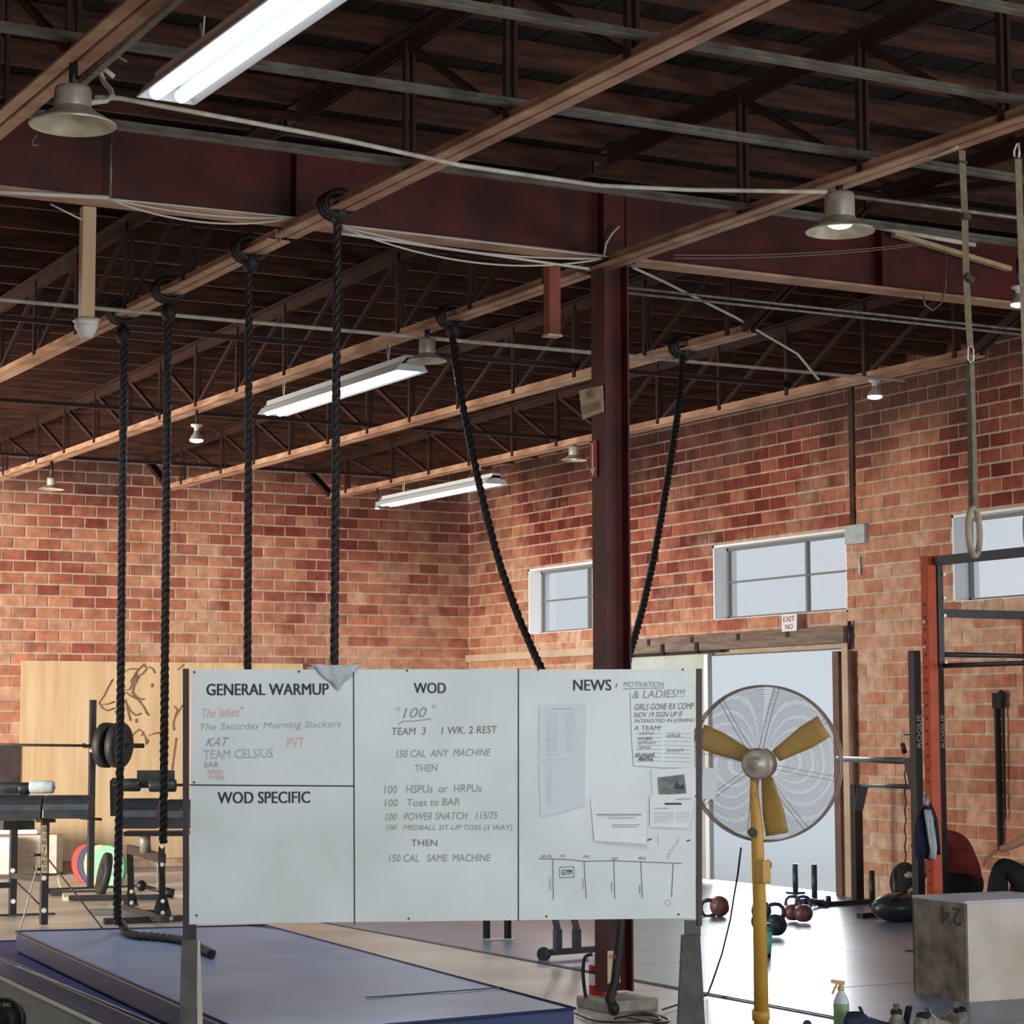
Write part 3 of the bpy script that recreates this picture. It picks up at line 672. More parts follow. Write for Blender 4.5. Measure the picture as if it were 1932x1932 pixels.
# ------------------------------------------------------------------ signs on the column
fx = cx-D2-.012
def onX(u, v, X=fx): return PX(u, v, X)
t = thing('fire_extinguisher_sign', 'cream metal sign on the column reading FIRE EXTINGUISHER', 'sign', (fx, cy-.05, 3.0))
FXs = fx-.006
p00, p10, p11, p01 = PX(1099, 791, FXs), PX(1138, 777, FXs), PX(1136, 727, FXs), PX(1092, 737, FXs)
nrm = Vector((-1, 0, 0))
build('sign_plate', B().prism([p00, p10, p11, p01], nrm*-.006), 'cream', t)
ex, ey = p10-p00, p01-p00
text('lettering', 'FIRE', p00+ex*.30+ey*.60+nrm*.002, ex*.38, ey*.28, 'signink', t)
text('lettering', 'EXTINGUISHER', p00+ex*.07+ey*.14+nrm*.002, ex*.86, ey*.28, 'signink', t)
p00, p10, p01 = PX(1113, 903, FXs), PX(1126, 900, FXs), PX(1112, 833, FXs)
t = thing('arrow_sign', 'narrow red arrow sign pointing down on the column', 'sign', p00)
nrm = Vector((-1, 0, 0)); ex, ey = p10-p00, p01-p00
build('sign_plate', B().prism([p00, p10, p10+ey, p01], nrm*-.004), 'redsign', t)
q = p00+nrm*.003
build('arrow', B().add([q+ex*.38+ey*.25, q+ex*.62+ey*.25, q+ex*.62+ey*.86, q+ex*.9+ey*.95, q+ex*.5+ey*.9, q+ex*.1+ey*.95, q+ex*.38+ey*.86], [(0, 1, 2, 3, 4, 5, 6)]).add([q+ex*.1+ey*.26, q+ex*.9+ey*.26, q+ex*.5+ey*.04], [(0, 2, 1)]), 'paper', t)
# fire extinguisher behind the column
e0 = PD(1138, 1888, 13.75)
t = thing('fire_extinguisher', 'red and white fire extinguisher strapped behind the column foot', 'fire extinguisher', e0)
R_ = .088
build('cylinder', B().lathe([(0, 0), (R_, 0), (R_, .05), (R_, .10), (R_, .22)], e0), 'red', t)
build('label_band', B().lathe([(R_+.001, .1), (R_+.001, .17)], e0), 'paper', t)
build('shoulder', B().lathe([(R_, .22), (R_*.9, .27), (.03, .31), (.02, .33), (0, .33)], e0), 'paper', t)
build('valve', B().box(e0+Vector((0, 0, .345)), (.04, .1, .03)), 'black', t)
hp = [PD(1118, 1800, 13.6), PD(1104, 1806, 13.6), PD(1100, 1830, 13.6), PD(1102, 1860, 13.6), PD(1106, 1885, 13.6)]
build('hose', B().tube(smooth(hp), .011, 8), 'black', t)
build('strap', B().lathe([(R_+.004, .17), (R_+.004, .185)], e0), 'black', t)
e1 = PD(1160, 1850, 13.4)
tag(build('sign_plate', B().box(PD(1158, 1824, 13.36), (.085, .01, .19)), 'cream', loc=e1), 'red and white tag in the hollow of the column above its foot', 'sign')
text('lettering', 'FIRE', PD(1150, 1809, 13.34), RT*.04, Vector((0, 0, .022)), 'redsign', bpy.data.objects['sign_plate.002'] if 'sign_plate.002' in bpy.data.objects else None)
# ------------------------------------------------------------------ right wall openings
def window(n, y0, y1, z0, z1, bars, pan):
    X = WX+.19
    w = bpy.data.objects.new('window_%d' % n, None); COL.objects.link(w); struct(w); w.location = (X, (y0+y1)/2, z0)
    b = B().box((WX+.15, y0-.003+.012, (z0+z1)/2), (.3, .024, z1-z0)).box((WX+.15, y1-.012, (z0+z1)/2), (.3, .024, z1-z0)).box((WX+.15, (y0+y1)/2, z0+.012), (.3, y1-y0, .024)).box((WX+.15, (y0+y1)/2, z1-.012), (.3, y1-y0, .024))
    build('jamb', b, 'jamb', w)
    zm = z0+(z1-z0)*.52
    b = B().box((X, y0+.04, (z0+z1)/2), (.04, .03, z1-z0-.05)).box((X, y1-.04, (z0+z1)/2), (.04, .03, z1-z0-.05)).box((X, (y0+y1)/2, z0+.04), (.04, y1-y0-.05, .03)).box((X, (y0+y1)/2, z1-.04), (.04, y1-y0-.05, .03))
    build('sash_frame', b, 'sash', w)
    build('glazing_bar', B().box((X, (y0+y1)/2, zm), (.03, y1-y0-.08, .02)), 'sash', w)
    for yb in bars: build('glazing_bar', B().box((X, yb, (z0+z1)/2), (.045, .035, z1-z0-.06)), 'sash', w)
    e = [y0+.05]+list(bars)+[y1-.05]
    for i in range(len(e)-1):
        for (za, zb) in ((z0+.05, zm-.01), (zm+.01, z1-.05)):
            build('pane', B().box((X+.002, (e[i]+e[i+1])/2, (za+zb)/2), (.004, e[i+1]-e[i]-.03, zb-za)), 'glass', w)
window(1, 23.0, 24.75, 2.85, 3.69, (23.55,), 1)
window(2, 18.12, 20.55, 2.85, 3.69, (19.05,), 2)
window(3, 13.9, 16.49, 2.85, 3.69, (15.1,), 3)
# doorway: frame, sliding door pushed to the left, header beam, rail
dr = bpy.data.objects.new('door_1', None); COL.objects.link(dr); struct(dr); dr.location = (WX, 19.3, 0)
build('door_jamb', B().box((WX+.15, 18.215, 1.26), (.3, .03, 2.52)).box((WX+.15, 21.285, 1.26), (.3, .03, 2.52)).box((WX+.15, 19.75, 2.505), (.3, 3.07, .03)), 'trimtan', dr)
build('door_post', B().box((WX+.02, 18.33, 1.23), (.07, .10, 2.46)), 'pipe', dr)
build('door_post', B().box((WX-.03, 18.12, 1.27), (.05, .10, 2.54)), 'trimtan', dr)
sl = build('sliding_door', B().box((WX-.07, 21.55, 1.27), (.05, 2.05, 2.46)), 'doorpaint', dr)
for yb in (20.56, 22.5): build('door_stile', B().box((WX-.10, yb, 1.27), (.012, .07, 2.44)), 'jamb', sl)
hb = B().box((WX-.06, 20.2, 2.62), (.12, 4.3, .17)); build('header_beam', hb, 'greywood', dr, bevel=.006)
rl = build('door_rail', B().box((WX-.09, 21.4, 2.53), (.05, 2.3, .05)), 'black', dr)
for yb in (20.7, 21.4, 22.1): build('rail_bracket', B().box((WX-.13, yb, 2.57), (.02, .06, .12)), 'black', rl)
b = B()
for yb in (19.0, 19.9, 20.8, 21.7): b.box((WX-.125, yb, 2.66), (.012, .05, .07))
build('beam_bolt', b, 'black', dr)
s0 = PX(1475, 1192, WX-.14); t = thing('exit_notice', 'small white notice with orange marks over the doorway', 'sign', s0)
e1 = PX(1503, 1190, WX-.14)-s0; e2 = PX(1475, 1160, WX-.14)-s0
build('sign_plate', B().prism([s0, s0+e1, s0+e1+e2, s0+e2], (.008, 0, 0)), 'paper', t)
q = s0+Vector((-.004, 0, 0))
text('lettering', 'EXIT', q+e1*.12+e2*.56, e1*.76, e2*.32, 'signink', t); text('lettering', 'NO', q+e1*.25+e2*.12, e1*.5, e2*.3, 'signink', t)
def wallpipe(u0, v0, u1, v1, X, r, m, label):
    a = PX(u0, v0, X); c_ = PX(u1, v1, X); a.y = c_.y = (a.y+c_.y)/2
    return tag(build('wall_pipe', B().tube([a, c_], r, 10), m, loc=c_), label, 'pipe')
wallpipe(1606, 1228, 1612, 1690, WX-.06, .035, 'pipe', 'thick brown pipe on the wall right of the doorway')
wallpipe(1603, 1172, 1603, 1225, WX-.05, .02, 'dark', 'thin dark pipe stub above the brown pipe')
tag(build('junction_box', B().box(PX(1616, 1008, WX-.03), (.05, .32, .19)), 'greycloth', loc=PX(1616, 1008, WX)), 'pale grey junction box beside the middle window', 'electrical box')
tag(build('pull_cord', B().tube([PX(1621, 1050, WX-.03), PX(1622, 1085, WX-.03)], .014, 8), 'whitef', loc=PX(1621, 1050, WX)), 'short white pull handle below the junction box', 'handle')
# ------------------------------------------------------------------ plywood board on the back wall
a0 = PY(40, 1247, WY-.035); a1 = PY(396, 1256, WY-.035)
pb = thing('plywood_backboard', 'tall pale plywood sheets fixed to the back wall with a charcoal drawing', 'board', (a0.x, WY-.03, .1))
xw = 1.22
for k in range(3):
    build('plywood_sheet', B().box((a0.x+xw*(k+.5), WY-.035, 1.31), (xw-.004, .02, 2.40)), 'ply', pb)
def onp(u, v): return PY(u, v, WY-.05)
def strokes(name, lines, r, m, parent, f=onp):
    b = B()
    for L_ in lines:
        if len(L_) > 1: b.tube([f(*p) for p in L_], r, 5)
    return build(name, b, m, parent)
strokes('drawing', [
 [(232, 1268), (245, 1262), (262, 1262), (270, 1255)], [(252, 1302), (246, 1285), (255, 1270), (262, 1262)], [(232, 1302), (244, 1301), (252, 1282), (258, 1270)], [(270, 1252), (276, 1262), (268, 1272), (258, 1276), (250, 1288), (250, 1306), (258, 1316), (270, 1320), (272, 1318)],
 [(262, 1275), (252, 1296), (248, 1306), (256, 1318), (266, 1325)], [(236, 1306), (246, 1313), (256, 1318)], [(250, 1315), (262, 1322), (272, 1336), (276, 1346)], [(258, 1318), (268, 1330), (280, 1350)],
 [(238, 1328), (246, 1342), (256, 1350), (266, 1346)], [(236, 1320), (240, 1340), (246, 1360)], [(186, 1326), (196, 1312), (204, 1296), (212, 1282)], [(186, 1326), (192, 1336), (204, 1341), (216, 1336)], [(190, 1330), (204, 1328), (216, 1324)], [(216, 1342), (224, 1352), (230, 1350)],
 [(280, 1258), (288, 1262), (292, 1270)], [(245, 1392), (252, 1384), (262, 1376), (270, 1382), (266, 1388)], [(268, 1382), (274, 1392), (276, 1405)], [(280, 1388), (290, 1384), (302, 1382)],
 [(328, 1332), (334, 1340), (330, 1350), (326, 1366), (328, 1378)], [(330, 1352), (340, 1336), (345, 1330)], [(332, 1392), (328, 1420), (324, 1452)], [(334, 1264), (342, 1258), (346, 1254)]], .009, 'char', pb)['kind'] = 'stuff'
b = B()
for (u, v) in ((287, 1293), (257, 1360), (278, 1398)): b.ball(onp(u, v), .02, (1, .2, 1.4), 10, 6)
build('knot', b, 'char', pb)['kind'] = 'stuff'
# dark wall panel at the far left
q0 = PY(-60, 1404, WY-.06); q1 = PY(37, 1560, WY-.06)
tag(build('wall_panel', B().box(((q0.x+q1.x)/2, WY-.04, (q0.z+q1.z)/2), (q1.x-q0.x, .04, q0.z-q1.z)), 'darkpanel', loc=q1), 'dark rubber panel on the back wall at the left edge', 'panel')
# ------------------------------------------------------------------ whiteboard on its stand
bBL = PD(357, 1743, 10.67); bBR = PD(1313, 1735, 10.9); bBR.z = bBL.z
BXD = (bBR-bBL).normalized(); BN = Vector((BXD.y, -BXD.x, 0)).normalized()      # towards the viewer
if BN.dot(FW) > 0: BN = -BN
BH_ = PD(357, 1262, 10.67).z-bBL.z; BWD = (bBR-bBL).length
def bp(u, v, off=.0):
    d = ray(u, v); k = (bBL+BN*off-O0).dot(BN)/d.dot(BN); return O0+d*k
wbd = thing('whiteboard', 'large white notice board with three columns of workout notes', 'whiteboard', (bBL+bBR)/2*1)
wbd.location.z = 0
def bquad(name, u0, v0, u1, v1, off, th, m, parent, bev=0):
    p = [bp(u0, v1, off), bp(u1, v1, off), bp(u1, v0, off), bp(u0, v0, off)]
    return build(name, B().prism(p, BN*th), m, parent, loc=p[0], bevel=bev)
p = [bBL, bBR, bBR+Vector((0, 0, BH_)), bBL+Vector((0, 0, BH_))]
build('panel', B().prism(p, BN*-.02), 'white', wbd)
def bline(name, pts, wd, m, parent, off=.001):
    b = B(); P = [bp(u, v, off) for u, v in pts]
    for i in range(len(P)-1):
        d = (P[i+1]-P[i]); L = d.length; d.normalize(); n = d.cross(BN)*wd/2
        a, c_ = P[i]-d*wd*.3, P[i+1]+d*wd*.3; b.prism([a-n, c_-n, c_+n, a+n], BN*.0012)
    return build(name, b, m, parent)
bline('divider', [(667, 1263), (669, 1743)], .006, 'ink', wbd); bline('divider', [(978, 1262), (978, 1737)], .006, 'ink', wbd)
bline('divider', [(358, 1481), (668, 1483)], .006, 'ink', wbd)
for (u, v) in ((367, 1268), (564, 1267), (768, 1265), (1015, 1264), (1288, 1263), (366, 1476), (771, 1733), (1031, 1729), (1280, 1725), (371, 1727)):
    q = bp(u, v, 0); build('screw', B().cyl(q+BN*.002, .005, .006, BN, 10), 'ink', wbd)
# posts and tapered feet
def post(u0, u1, v0, v1, off, th, m, name, parent=wbd):
    return bquad(name, u0, v0, u1, v1, off, th, m, parent)
post(346, 357, 1262, 1775, -.05, .055, 'dark', 'side_post'); post(1313, 1321, 1262, 1745, -.05, .055, 'dark', 'side_post')
def zq(u, z, off):
    q = bp(u, 1900, off); q.z = z; return q
for (ua, ub, uc, ud, vt, nm) in ((342, 371, 338, 370, 1772, 'l'), (1286, 1320, 1271, 1331, 1763, 'r')):
    zt = bp((ua+ub)/2, vt, -.03).z
    P = [zq(uc-1, 0, -.03), zq(ud+1, 0, -.03), zq(ub, zt, -.03), zq(ua, zt, -.03)]
    build('leg', B().prism(P, BN*.04), 'postgrey', wbd, bevel=.002)
for (ua, ub, v0, v1) in ((357, 371, 1744, 1775), (1291, 1319, 1735, 1765)):
    post(ua, ub, v0, v1, -.055, .045, 'black', 'post_foot')
P = [zq(372, bp(374, 1775, -.08).z, -.08), zq(376, bp(374, 1775, -.08).z, -.08), zq(388, 0, -.25), zq(374, 0, -.25)]
build('brace', B().prism(P, BN*.035), 'boxfront', wbd)
def btext(s, u0, u1, v0, v1, m, slope=0, shear=0):
    a = bp(u0, v1, .0025); r_ = bp(u1, v1+slope, .0025)-a; up = bp(u0, v0, .0025)-a
    return text('lettering', s, a, r_, up, m, wbd, shear)
btext('GENERAL WARMUP', 390, 620, 1290, 1312, 'ink', -1); btext('WOD SPECIFIC', 411, 585, 1494, 1516, 'ink', -1)
btext('WOD', 781, 841, 1288, 1308, 'ink'); btext('NEWS', 1082, 1153, 1282, 1303, 'ink')
btext('The ladies', 379, 450, 1337, 1354, 'red_ink', -3, .1)
btext('The Saturday Morning Slackers', 374, 642, 1365, 1381, 'marker2', -6, .1)
btext('KAT', 388, 427, 1392, 1408, 'marker', -1, .2); btext('PVT', 542, 574, 1392, 1410, 'red_ink', -1)
btext('TEAM CELSIUS', 384, 515, 1415, 1432, 'marker2', -3); btext('SAR', 385, 413, 1438, 1448, 'marker', -1)
btext('100', 760, 802, 1336, 1355, 'marker', -2, .15); [btext("'", u_, u_+1.6, 1334-(4 if u_ > 800 else 0), 1341-(4 if u_ > 800 else 0), 'marker') for u_ in (747, 752, 816, 821)]
bline('underline', [(752, 1366), (760, 1361), (785, 1360), (813, 1356)], .004, 'marker', wbd)
btext('TEAM  3     1 WK. 2 REST', 738, 937, 1373, 1387, 'markerd', -4, .05); btext('150 CAL  ANY  MACHINE', 747, 924, 1415, 1429, 'marker', -3, .1)
btext('THEN', 783, 825, 1443, 1457, 'marker', -2); btext("100   HSPUs  or  HRPUs", 725, 908, 1482, 1497, 'marker', -3, .05)
btext('100   Toes to BAR', 726, 868, 1508, 1522, 'marker', -3, .05); btext('100   POWER SNATCH   115/75', 727, 937, 1534, 1548, 'marker', -3, .1)
btext('100   MEDBALL SIT-UP TOSS (3 WAY)', 728, 965, 1556, 1569, 'marker', 0, .1); btext('THEN', 776, 825, 1584, 1596, 'markerd', 0)
btext('150 CAL   SAME  MACHINE', 734, 925, 1612, 1626, 'marker', -1, .05)
btext('MOTIVATION', 1176, 1251, 1286, 1296, 'marker', 0, .1); bline('underline', [(1176, 1300), (1200, 1299), (1253, 1298)], .004, 'marker', wbd)
btext('& LADIES!!!', 1193, 1290, 1303, 1318, 'marker', -3, .1); btext('GIRLS GONE RX COMP', 1196, 1308, 1328, 1340, 'markerd', -2, .1)
btext('NOV 19 SIGN UP IF', 1196, 1287, 1344, 1354, 'markerd', -2, .1); btext('INTERESTED IN JOINING', 1197, 1310, 1357, 1366, 'markerd', -2, .1)
btext('A TEAM!', 1196, 1246, 1369, 1378, 'markerd', 0, .1)
bline('ruled_line', [(1189, 1306), (1190, 1360), (1192, 1400), (1195, 1445), (1250, 1449), (1307, 1449)], .003, 'marker', wbd)
rr = random.Random(5)
def scribble(u0, u1, v0, v1, m, wd=.0025, parent=wbd, off=.001, step=2.2):
    pts = []; u = u0; k = 0
    while u < u1: pts.append((u, (v0 if k % 2 else v1)+rr.uniform(-1, 1)*(v1-v0)*.25)); u += rr.uniform(.6, 1.3)*step; k += 1
    return bline('scribble', pts, wd, m, parent, off)
for k in range(8):
    bline('ruled_line', [(1200, 1384+k*7.5), (1248, 1384+k*7.4)], .0018, 'marker', wbd); bline('ruled_line', [(1254, 1383+k*7.6), (1304, 1384+k*7.7)], .0018, 'marker', wbd)
for (a, c_, d, e, m_) in ((1206, 1234, 1381, 1386, 'marker2'), (1204, 1232, 1391, 1397, 'markerd'), (1204, 1238, 1400, 1404, 'marker'), (1205, 1230, 1408, 1413, 'marker'), (1258, 1286, 1385, 1391, 'marker'), (1258, 1292, 1413, 1419, 'marker'), (1198, 1236, 1422, 1428, 'ink'), (1204, 1232, 1430, 1436, 'ink'), (391, 422, 1452, 1459, 'red_ink'), (393, 424, 1462, 1470, 'red_ink')):
    scribble(a, c_, d, e, m_)
# street sketch
bline('sketch_line', [(1018, 1620), (1060, 1621), (1105, 1625), (1160, 1624), (1230, 1627), (1286, 1629)], .004, 'markerd', wbd)
for (a, c_) in (((1043, 1622), (1044, 1697)), ((1102, 1625), (1106, 1695)), ((1158, 1626), (1160, 1695)), ((1209, 1626), (1212, 1694)), ((1270, 1630), (1267, 1692))): bline('sketch_line', [a, c_], .004, 'markerd', wbd)
bline('sketch_line', [(1056, 1636), (1083, 1635), (1083, 1655), (1056, 1656), (1056, 1636)], .003, 'markerd', wbd); btext('GYM', 1060, 1079, 1641, 1651, 'ink', -1)
for (a, c_, d, e) in ((1021, 1042, 1613, 1618), (1056, 1067, 1613, 1617), (1101, 1115, 1614, 1618), (1153, 1168, 1617, 1622), (1204, 1219, 1617, 1622)): scribble(a, c_, d, e, 'marker')
for u, v0, v1 in ((1038, 1655, 1680), (1100, 1657, 1678), (1154, 1663, 1684), (1207, 1670, 1686)):
    pts = [(u+(1.6 if k % 2 else -1.6), v0+(v1-v0)*k/10) for k in range(11)]; bline('scribble', pts, .002, 'marker', wbd)
bline('scribble', [(1257, 1620), (1261, 1617), (1260, 1612), (1265, 1611), (1264, 1604), (1270, 1603), (1270, 1596), (1276, 1594), (1281, 1581)], .003, 'red_ink', wbd)
bline('scribble', [(1255, 1700), (1262, 1697), (1266, 1702), (1260, 1709), (1255, 1705), (1255, 1700)], .002, 'red_ink', wbd)
bline('scribble', [(1222, 1585), (1229, 1583)], .006, 'ink', wbd); bline('scribble', [(1241, 1575), (1242, 1595)], .002, 'marker', wbd); bline('scribble', [(1296, 1587), (1302, 1585)], .006, 'ink', wbd)
bline('marker_dot', [(1162, 1297), (1164, 1290)], .005, 'redsign', wbd)
bline('heart_doodle', [(454, 1334), (457, 1338), (460, 1334)], .005, 'red_ink', wbd)
# papers and rag
def sheet(pts, off, label, m='paper', curl=.0):
    b = B(); n = 6; P = [bp(u, v, off) for u, v in pts]; vs = []; fs = []
    for j in range(n+1):
        for i in range(n+1):
            a, c_ = i/n, j/n
            q = (P[0].lerp(P[1], a)).lerp(P[3].lerp(P[2], a), c_)+BN*(curl*(c_**3)*(.4+.6*a)+.001*math.sin(7*a+5*c_))
            vs.append(q)
    for j in range(n):
        for i in range(n): k = j*(n+1)+i; fs.append((k, k+1, k+n+2, k+n+1))
    b.add(vs, fs); o = build('paper_sheet', b, m, loc=P[0])
    md = o.modifiers.new('thick', 'SOLIDIFY'); md.thickness = .0006
    return tag(o, label, 'paper')
def plines(par, rows, m='marker2', wd=.0016, off=.006):
    b = B()
    for (u0, u1, v, dv) in rows:
        P = [bp(u0, v, off), bp(u1, v+dv, off)]; d = (P[1]-P[0]).normalized(); n = d.cross(BN)*wd/2; b.prism([P[0]-n, P[1]-n, P[1]+n, P[0]+n], BN*.0005)
    build('printed_lines', b, m, par)['kind'] = 'stuff'
s1 = sheet([(1018, 1330), (1105, 1328), (1103, 1430), (1016, 1434)], .004, 'upper faint printed list taped to the left of the news column', 'paperdim', .001)
plines(s1, [(1030, 1052, 1346+k*4.2, 0) for k in range(20)]+[(1066, 1084, 1346+k*4.2, 0) for k in range(18)], 'greycloth')
plines(s1, [(1038, 1082, 1337, 0)], 'marker')
s2 = sheet([(1016, 1438), (1103, 1434), (1102, 1520), (1020, 1542)], .004, 'lower faint printed list taped below another list', 'paperdim', .004)
plines(s2, [(1030, 1042, 1440+k*4.2, 0) for k in range(20)], 'greycloth')
s3 = sheet([(1114, 1506), (1222, 1508), (1218, 1592), (1121, 1586)], .006, 'white paper with two lines of print curling off the whiteboard', 'paper', .02)
for rws, wd in (([(1126, 1210, 1537, 0)], .006), ([(1146, 1198, 1543, 0)], .003), ([(1155, 1207, 1556, 0), (1155, 1203, 1560, 0)], .003)): plines(s3, rws, 'marker', wd, .0125)
s4 = sheet([(1228, 1452), (1312, 1448), (1313, 1500), (1232, 1505)], .005, 'paper with a small grey photograph at the right of the whiteboard', 'paper', .002)
P = [bp(u, v, .0085) for u, v in ((1241, 1467), (1291, 1461), (1295, 1497), (1243, 1500))]
build('photo_print', B().prism(P, BN*.0006), 'photo', s4)
build('photo_figure', B().add([bp(u, v, .0096) for u, v in ((1271, 1488), (1276, 1474), (1283, 1482), (1290, 1480), (1291, 1490))], [(0, 1, 2, 3, 4)]), 'ink', s4)
s5 = sheet([(1226, 1500), (1312, 1496), (1300, 1562), (1226, 1560)], .008, 'printed notice sheet with a bold heading below the photograph', 'paper', .006)
plines(s5, [(1254, 1286, 1516.5, 0)], 'ink', .009, .0105); plines(s5, [(1276, 1304, 1508, -1)], 'marker', .004, .0105)
plines(s5, [(1234, 1262, 1525, 0)], 'marker', .003, .0105)
plines(s5, [(1234, 1270, 1533+k*3.6, 0) for k in range(6)]+[(1276, 1303-k, 1533+k*3.6, 0) for k in range(6)], 'marker2', .0018, .0115)
# rag
b = B(); n = 10; vs = []; fs = []
T = [(583, 1251), (683, 1252), (636, 1301)]
rows_ = 9
idx = {}
for j in range(rows_+1):
    for i in range(rows_+1-j):
        a, c_ = i/rows_, j/rows_; e = 1-a-c_
        u = T[0][0]*e+T[1][0]*a+T[2][0]*c_; v = T[0][1]*e+T[1][1]*a+T[2][1]*c_+(3 if j == 0 and 0 < i < rows_ else 0)
        idx[(i, j)] = len(vs); vs.append(bp(u, v, .012+.006*math.sin(u*.21)+.004*math.sin(v*.5+u*.1)))
for j in range(rows_):
    for i in range(rows_-j):
        fs.append((idx[i, j], idx[i+1, j], idx[i, j+1]))
        if i+j < rows_-1: fs.append((idx[i+1, j], idx[i+1, j+1], idx[i, j+1]))
b.add(vs, fs, True); o = build('cleaning_rag', b, 'rag', loc=bp(636, 1262)); md = o.modifiers.new('thick', 'SOLIDIFY'); md.thickness = .006
tag(o, 'grey folded rag draped over the top edge of the whiteboard', 'rag')
# ------------------------------------------------------------------ blue crash mats
def matbox(name, corners, z0, z1, label, top, side):
    base = [Vector((x, y, z0)) for x, y in corners]
    t = thing(name, label, 'mat', (sum(c[0] for c in corners)/4, sum(c[1] for c in corners)/4, z0), 'blue crash mats')
    o = build('mat_cover', B().prism(base, (0, 0, z1-z0-.004)), side, t, bevel=.018)
    ins = [Vector((x, y, z1-.004)) for x, y in corners]; cen = sum(ins, Vector())/4
    # gently lumpy top skin
    n = 14; vs = []; fs = []; I = [p_+(cen-p_).normalized()*.02 for p_ in ins]
    for j in range(n+1):
        for i in range(n+1):
            q = I[0].lerp(I[1], i/n).lerp(I[3].lerp(I[2], i/n), j/n)
            edge = min(i, n-i, j, n-j)
            vs.append(q+Vector((0, 0, 0 if edge == 0 else .004+.004*math.sin(i*1.3+j*.7)*math.cos(j*1.1))))
    for j in range(n):
        for i in range(n): k = j*(n+1)+i; fs.append((k, k+1, k+n+2, k+n+1))
    build('mat_top', B().add(vs, fs, True), top, t)
    b = B(); ring = [p_+Vector((0, 0, .002)) for p_ in ins]+[ins[0]+Vector((0, 0, .002))]
    for i in range(4): b.tube([ring[i], ring[i+1]], .008, 6)
    build('piping', b, 'seam', t); return t
c4 = [PZ(u, v, .28).xy for u, v in ((30, 1757), (500, 1745), (1085, 1902), (480, 1955))]
mt = matbox('crash_mat', [tuple(c_) for c_ in c4], .135, .28, 'thick upper blue crash mat with the rope tail on it', 'blue', 'blued')
a_, b_, c_, d_ = c4
build('fold_seam', B().beam(PZ(690, 1882, .287), PZ(948, 1863, .287), .012, .006), 'seam', mt)
sh = Vector((-.32, .12)); lo_ = [a_+Vector((-.30, .45)), b_+Vector((-.2, .3)), c_+Vector((-.25, -.25)), d_+Vector((-.02, -.1))]
q1, q2 = PZ(-30, 1788, .13).xy, PZ(330, 1948, .13).xy
lo_ = [PZ(-60, 1778, .13).xy, PZ(300, 1764, .13).xy, c_+Vector((-.3, .3)), PZ(370, 1966, .13).xy]
mt2 = matbox('crash_mat', [tuple(x) for x in lo_], 0, .13, 'thin lower navy crash mat sticking out at the left', 'blued', 'blued')
build('edge_binding', B().tube([PZ(30, 1822, .134), PZ(130, 1862, .134), PZ(303, 1934, .134)], .004, 6), 'greycloth', mt2)
# weight plate bottom left
pc = PD(10, 1916, 12.2); ax = (-FW+RT*-.35); ax.z = 0; ax.normalize()
tag(build('floor_mat', B().prism([PZ(-330, 1800, .002), PZ(-30, 1836, .002), PZ(200, 1946, .002), PZ(240, 2060, .002), PZ(-500, 2060, .002)], (0, 0, .008)), 'olive', loc=PZ(0, 1900, 0)), 'dark olive rubber mat on the floor at the bottom left corner', 'mat')
t = thing('weight_plate', 'cast iron weight plate standing on edge at the bottom left corner', 'weight plate', (pc.x, pc.y, 0))
RP = .125; pc = Vector((pc.x, pc.y, RP))
build('plate_disc', B().lathe([(0, -.02), (RP*.93, -.02), (RP, -.012), (RP, .012), (RP*.96, .02), (RP*.86, .02), (RP*.82, .012), (RP*.45, .012), (RP*.4, .022), (RP*.22, .022), (0, .022)], pc, ax, 40), 'iron', t)
build('bar_sleeve', B().cyl(pc+ax*.04, .026, .08, ax), 'iron', t)
tx = ax.cross(Vector((0, 0, 1))).normalized()*-1
text('lettering', '100', pc+ax*.0135+tx*-.03+Vector((0, 0, .073)), tx*.07, Vector((0, 0, .02)), 'greycloth', t)
# ------------------------------------------------------------------ standing fan
DF = 12.4; fb = PD(1437, 1950, DF); fb.z = 0
t = thing('pedestal_fan', 'large yellow pedestal fan standing in front of the bright doorway', 'fan', fb)
FH = FW.copy(); FH.z = 0; FH.normalize()
axf = (-FH*math.cos(.33)-RT*math.sin(.33)); axf.z = 0; axf.normalize()
rc = PD(1443, 1440, DF+.12); side = axf.cross(Vector((0, 0, 1))).normalized(); up = Vector((0, 0, 1)); RG = .433
hub = rc+axf*.17
build('base_plate', B().lathe([(0, 0), (.23, 0), (.235, .012), (.2, .022), (.05, .03), (0, .03)], fb, n=36), 'yellow', t)
ptop = PD(1424, 1462, DF-.02)
build('pole', B().tube([fb+Vector((0, 0, .03)), PD(1433, 1700, DF), PD(1428, 1560, DF), PD(1423, 1500, DF), ptop], [.042, .038, .034, .026, .024], 16), 'yellow', t)
build('pole_collar', B().tube([PD(1435, 1905, DF), PD(1436, 1924, DF)], .05, 16), 'yellow', t)
cb = PD(1440, 1644, DF-.05); sw = build('switch_box', B().box(cb, (.055, .075, .13)), 'yellow', t, bevel=.008)
build('knob', B().cyl(cb+RT*.035+Vector((0, 0, .035)), .016, .02, RT, 12), 'iron', sw)
build('knob', B().cyl(PD(1420, 1571, DF-.04), .026, .03, -FW, 14), 'black', t)
build('motor', B().lathe([(0, .05), (.075, .05), (.088, .03), (.09, -.08), (.06, -.12), (0, -.12)], hub, axf, 28, False), 'motor', t)
build('motor_cap', B().lathe([(0, .06), (.03, .06), (.035, .05), (.075, .051)], hub, axf, 20), 'silver', t)
bc = rc+axf*.02
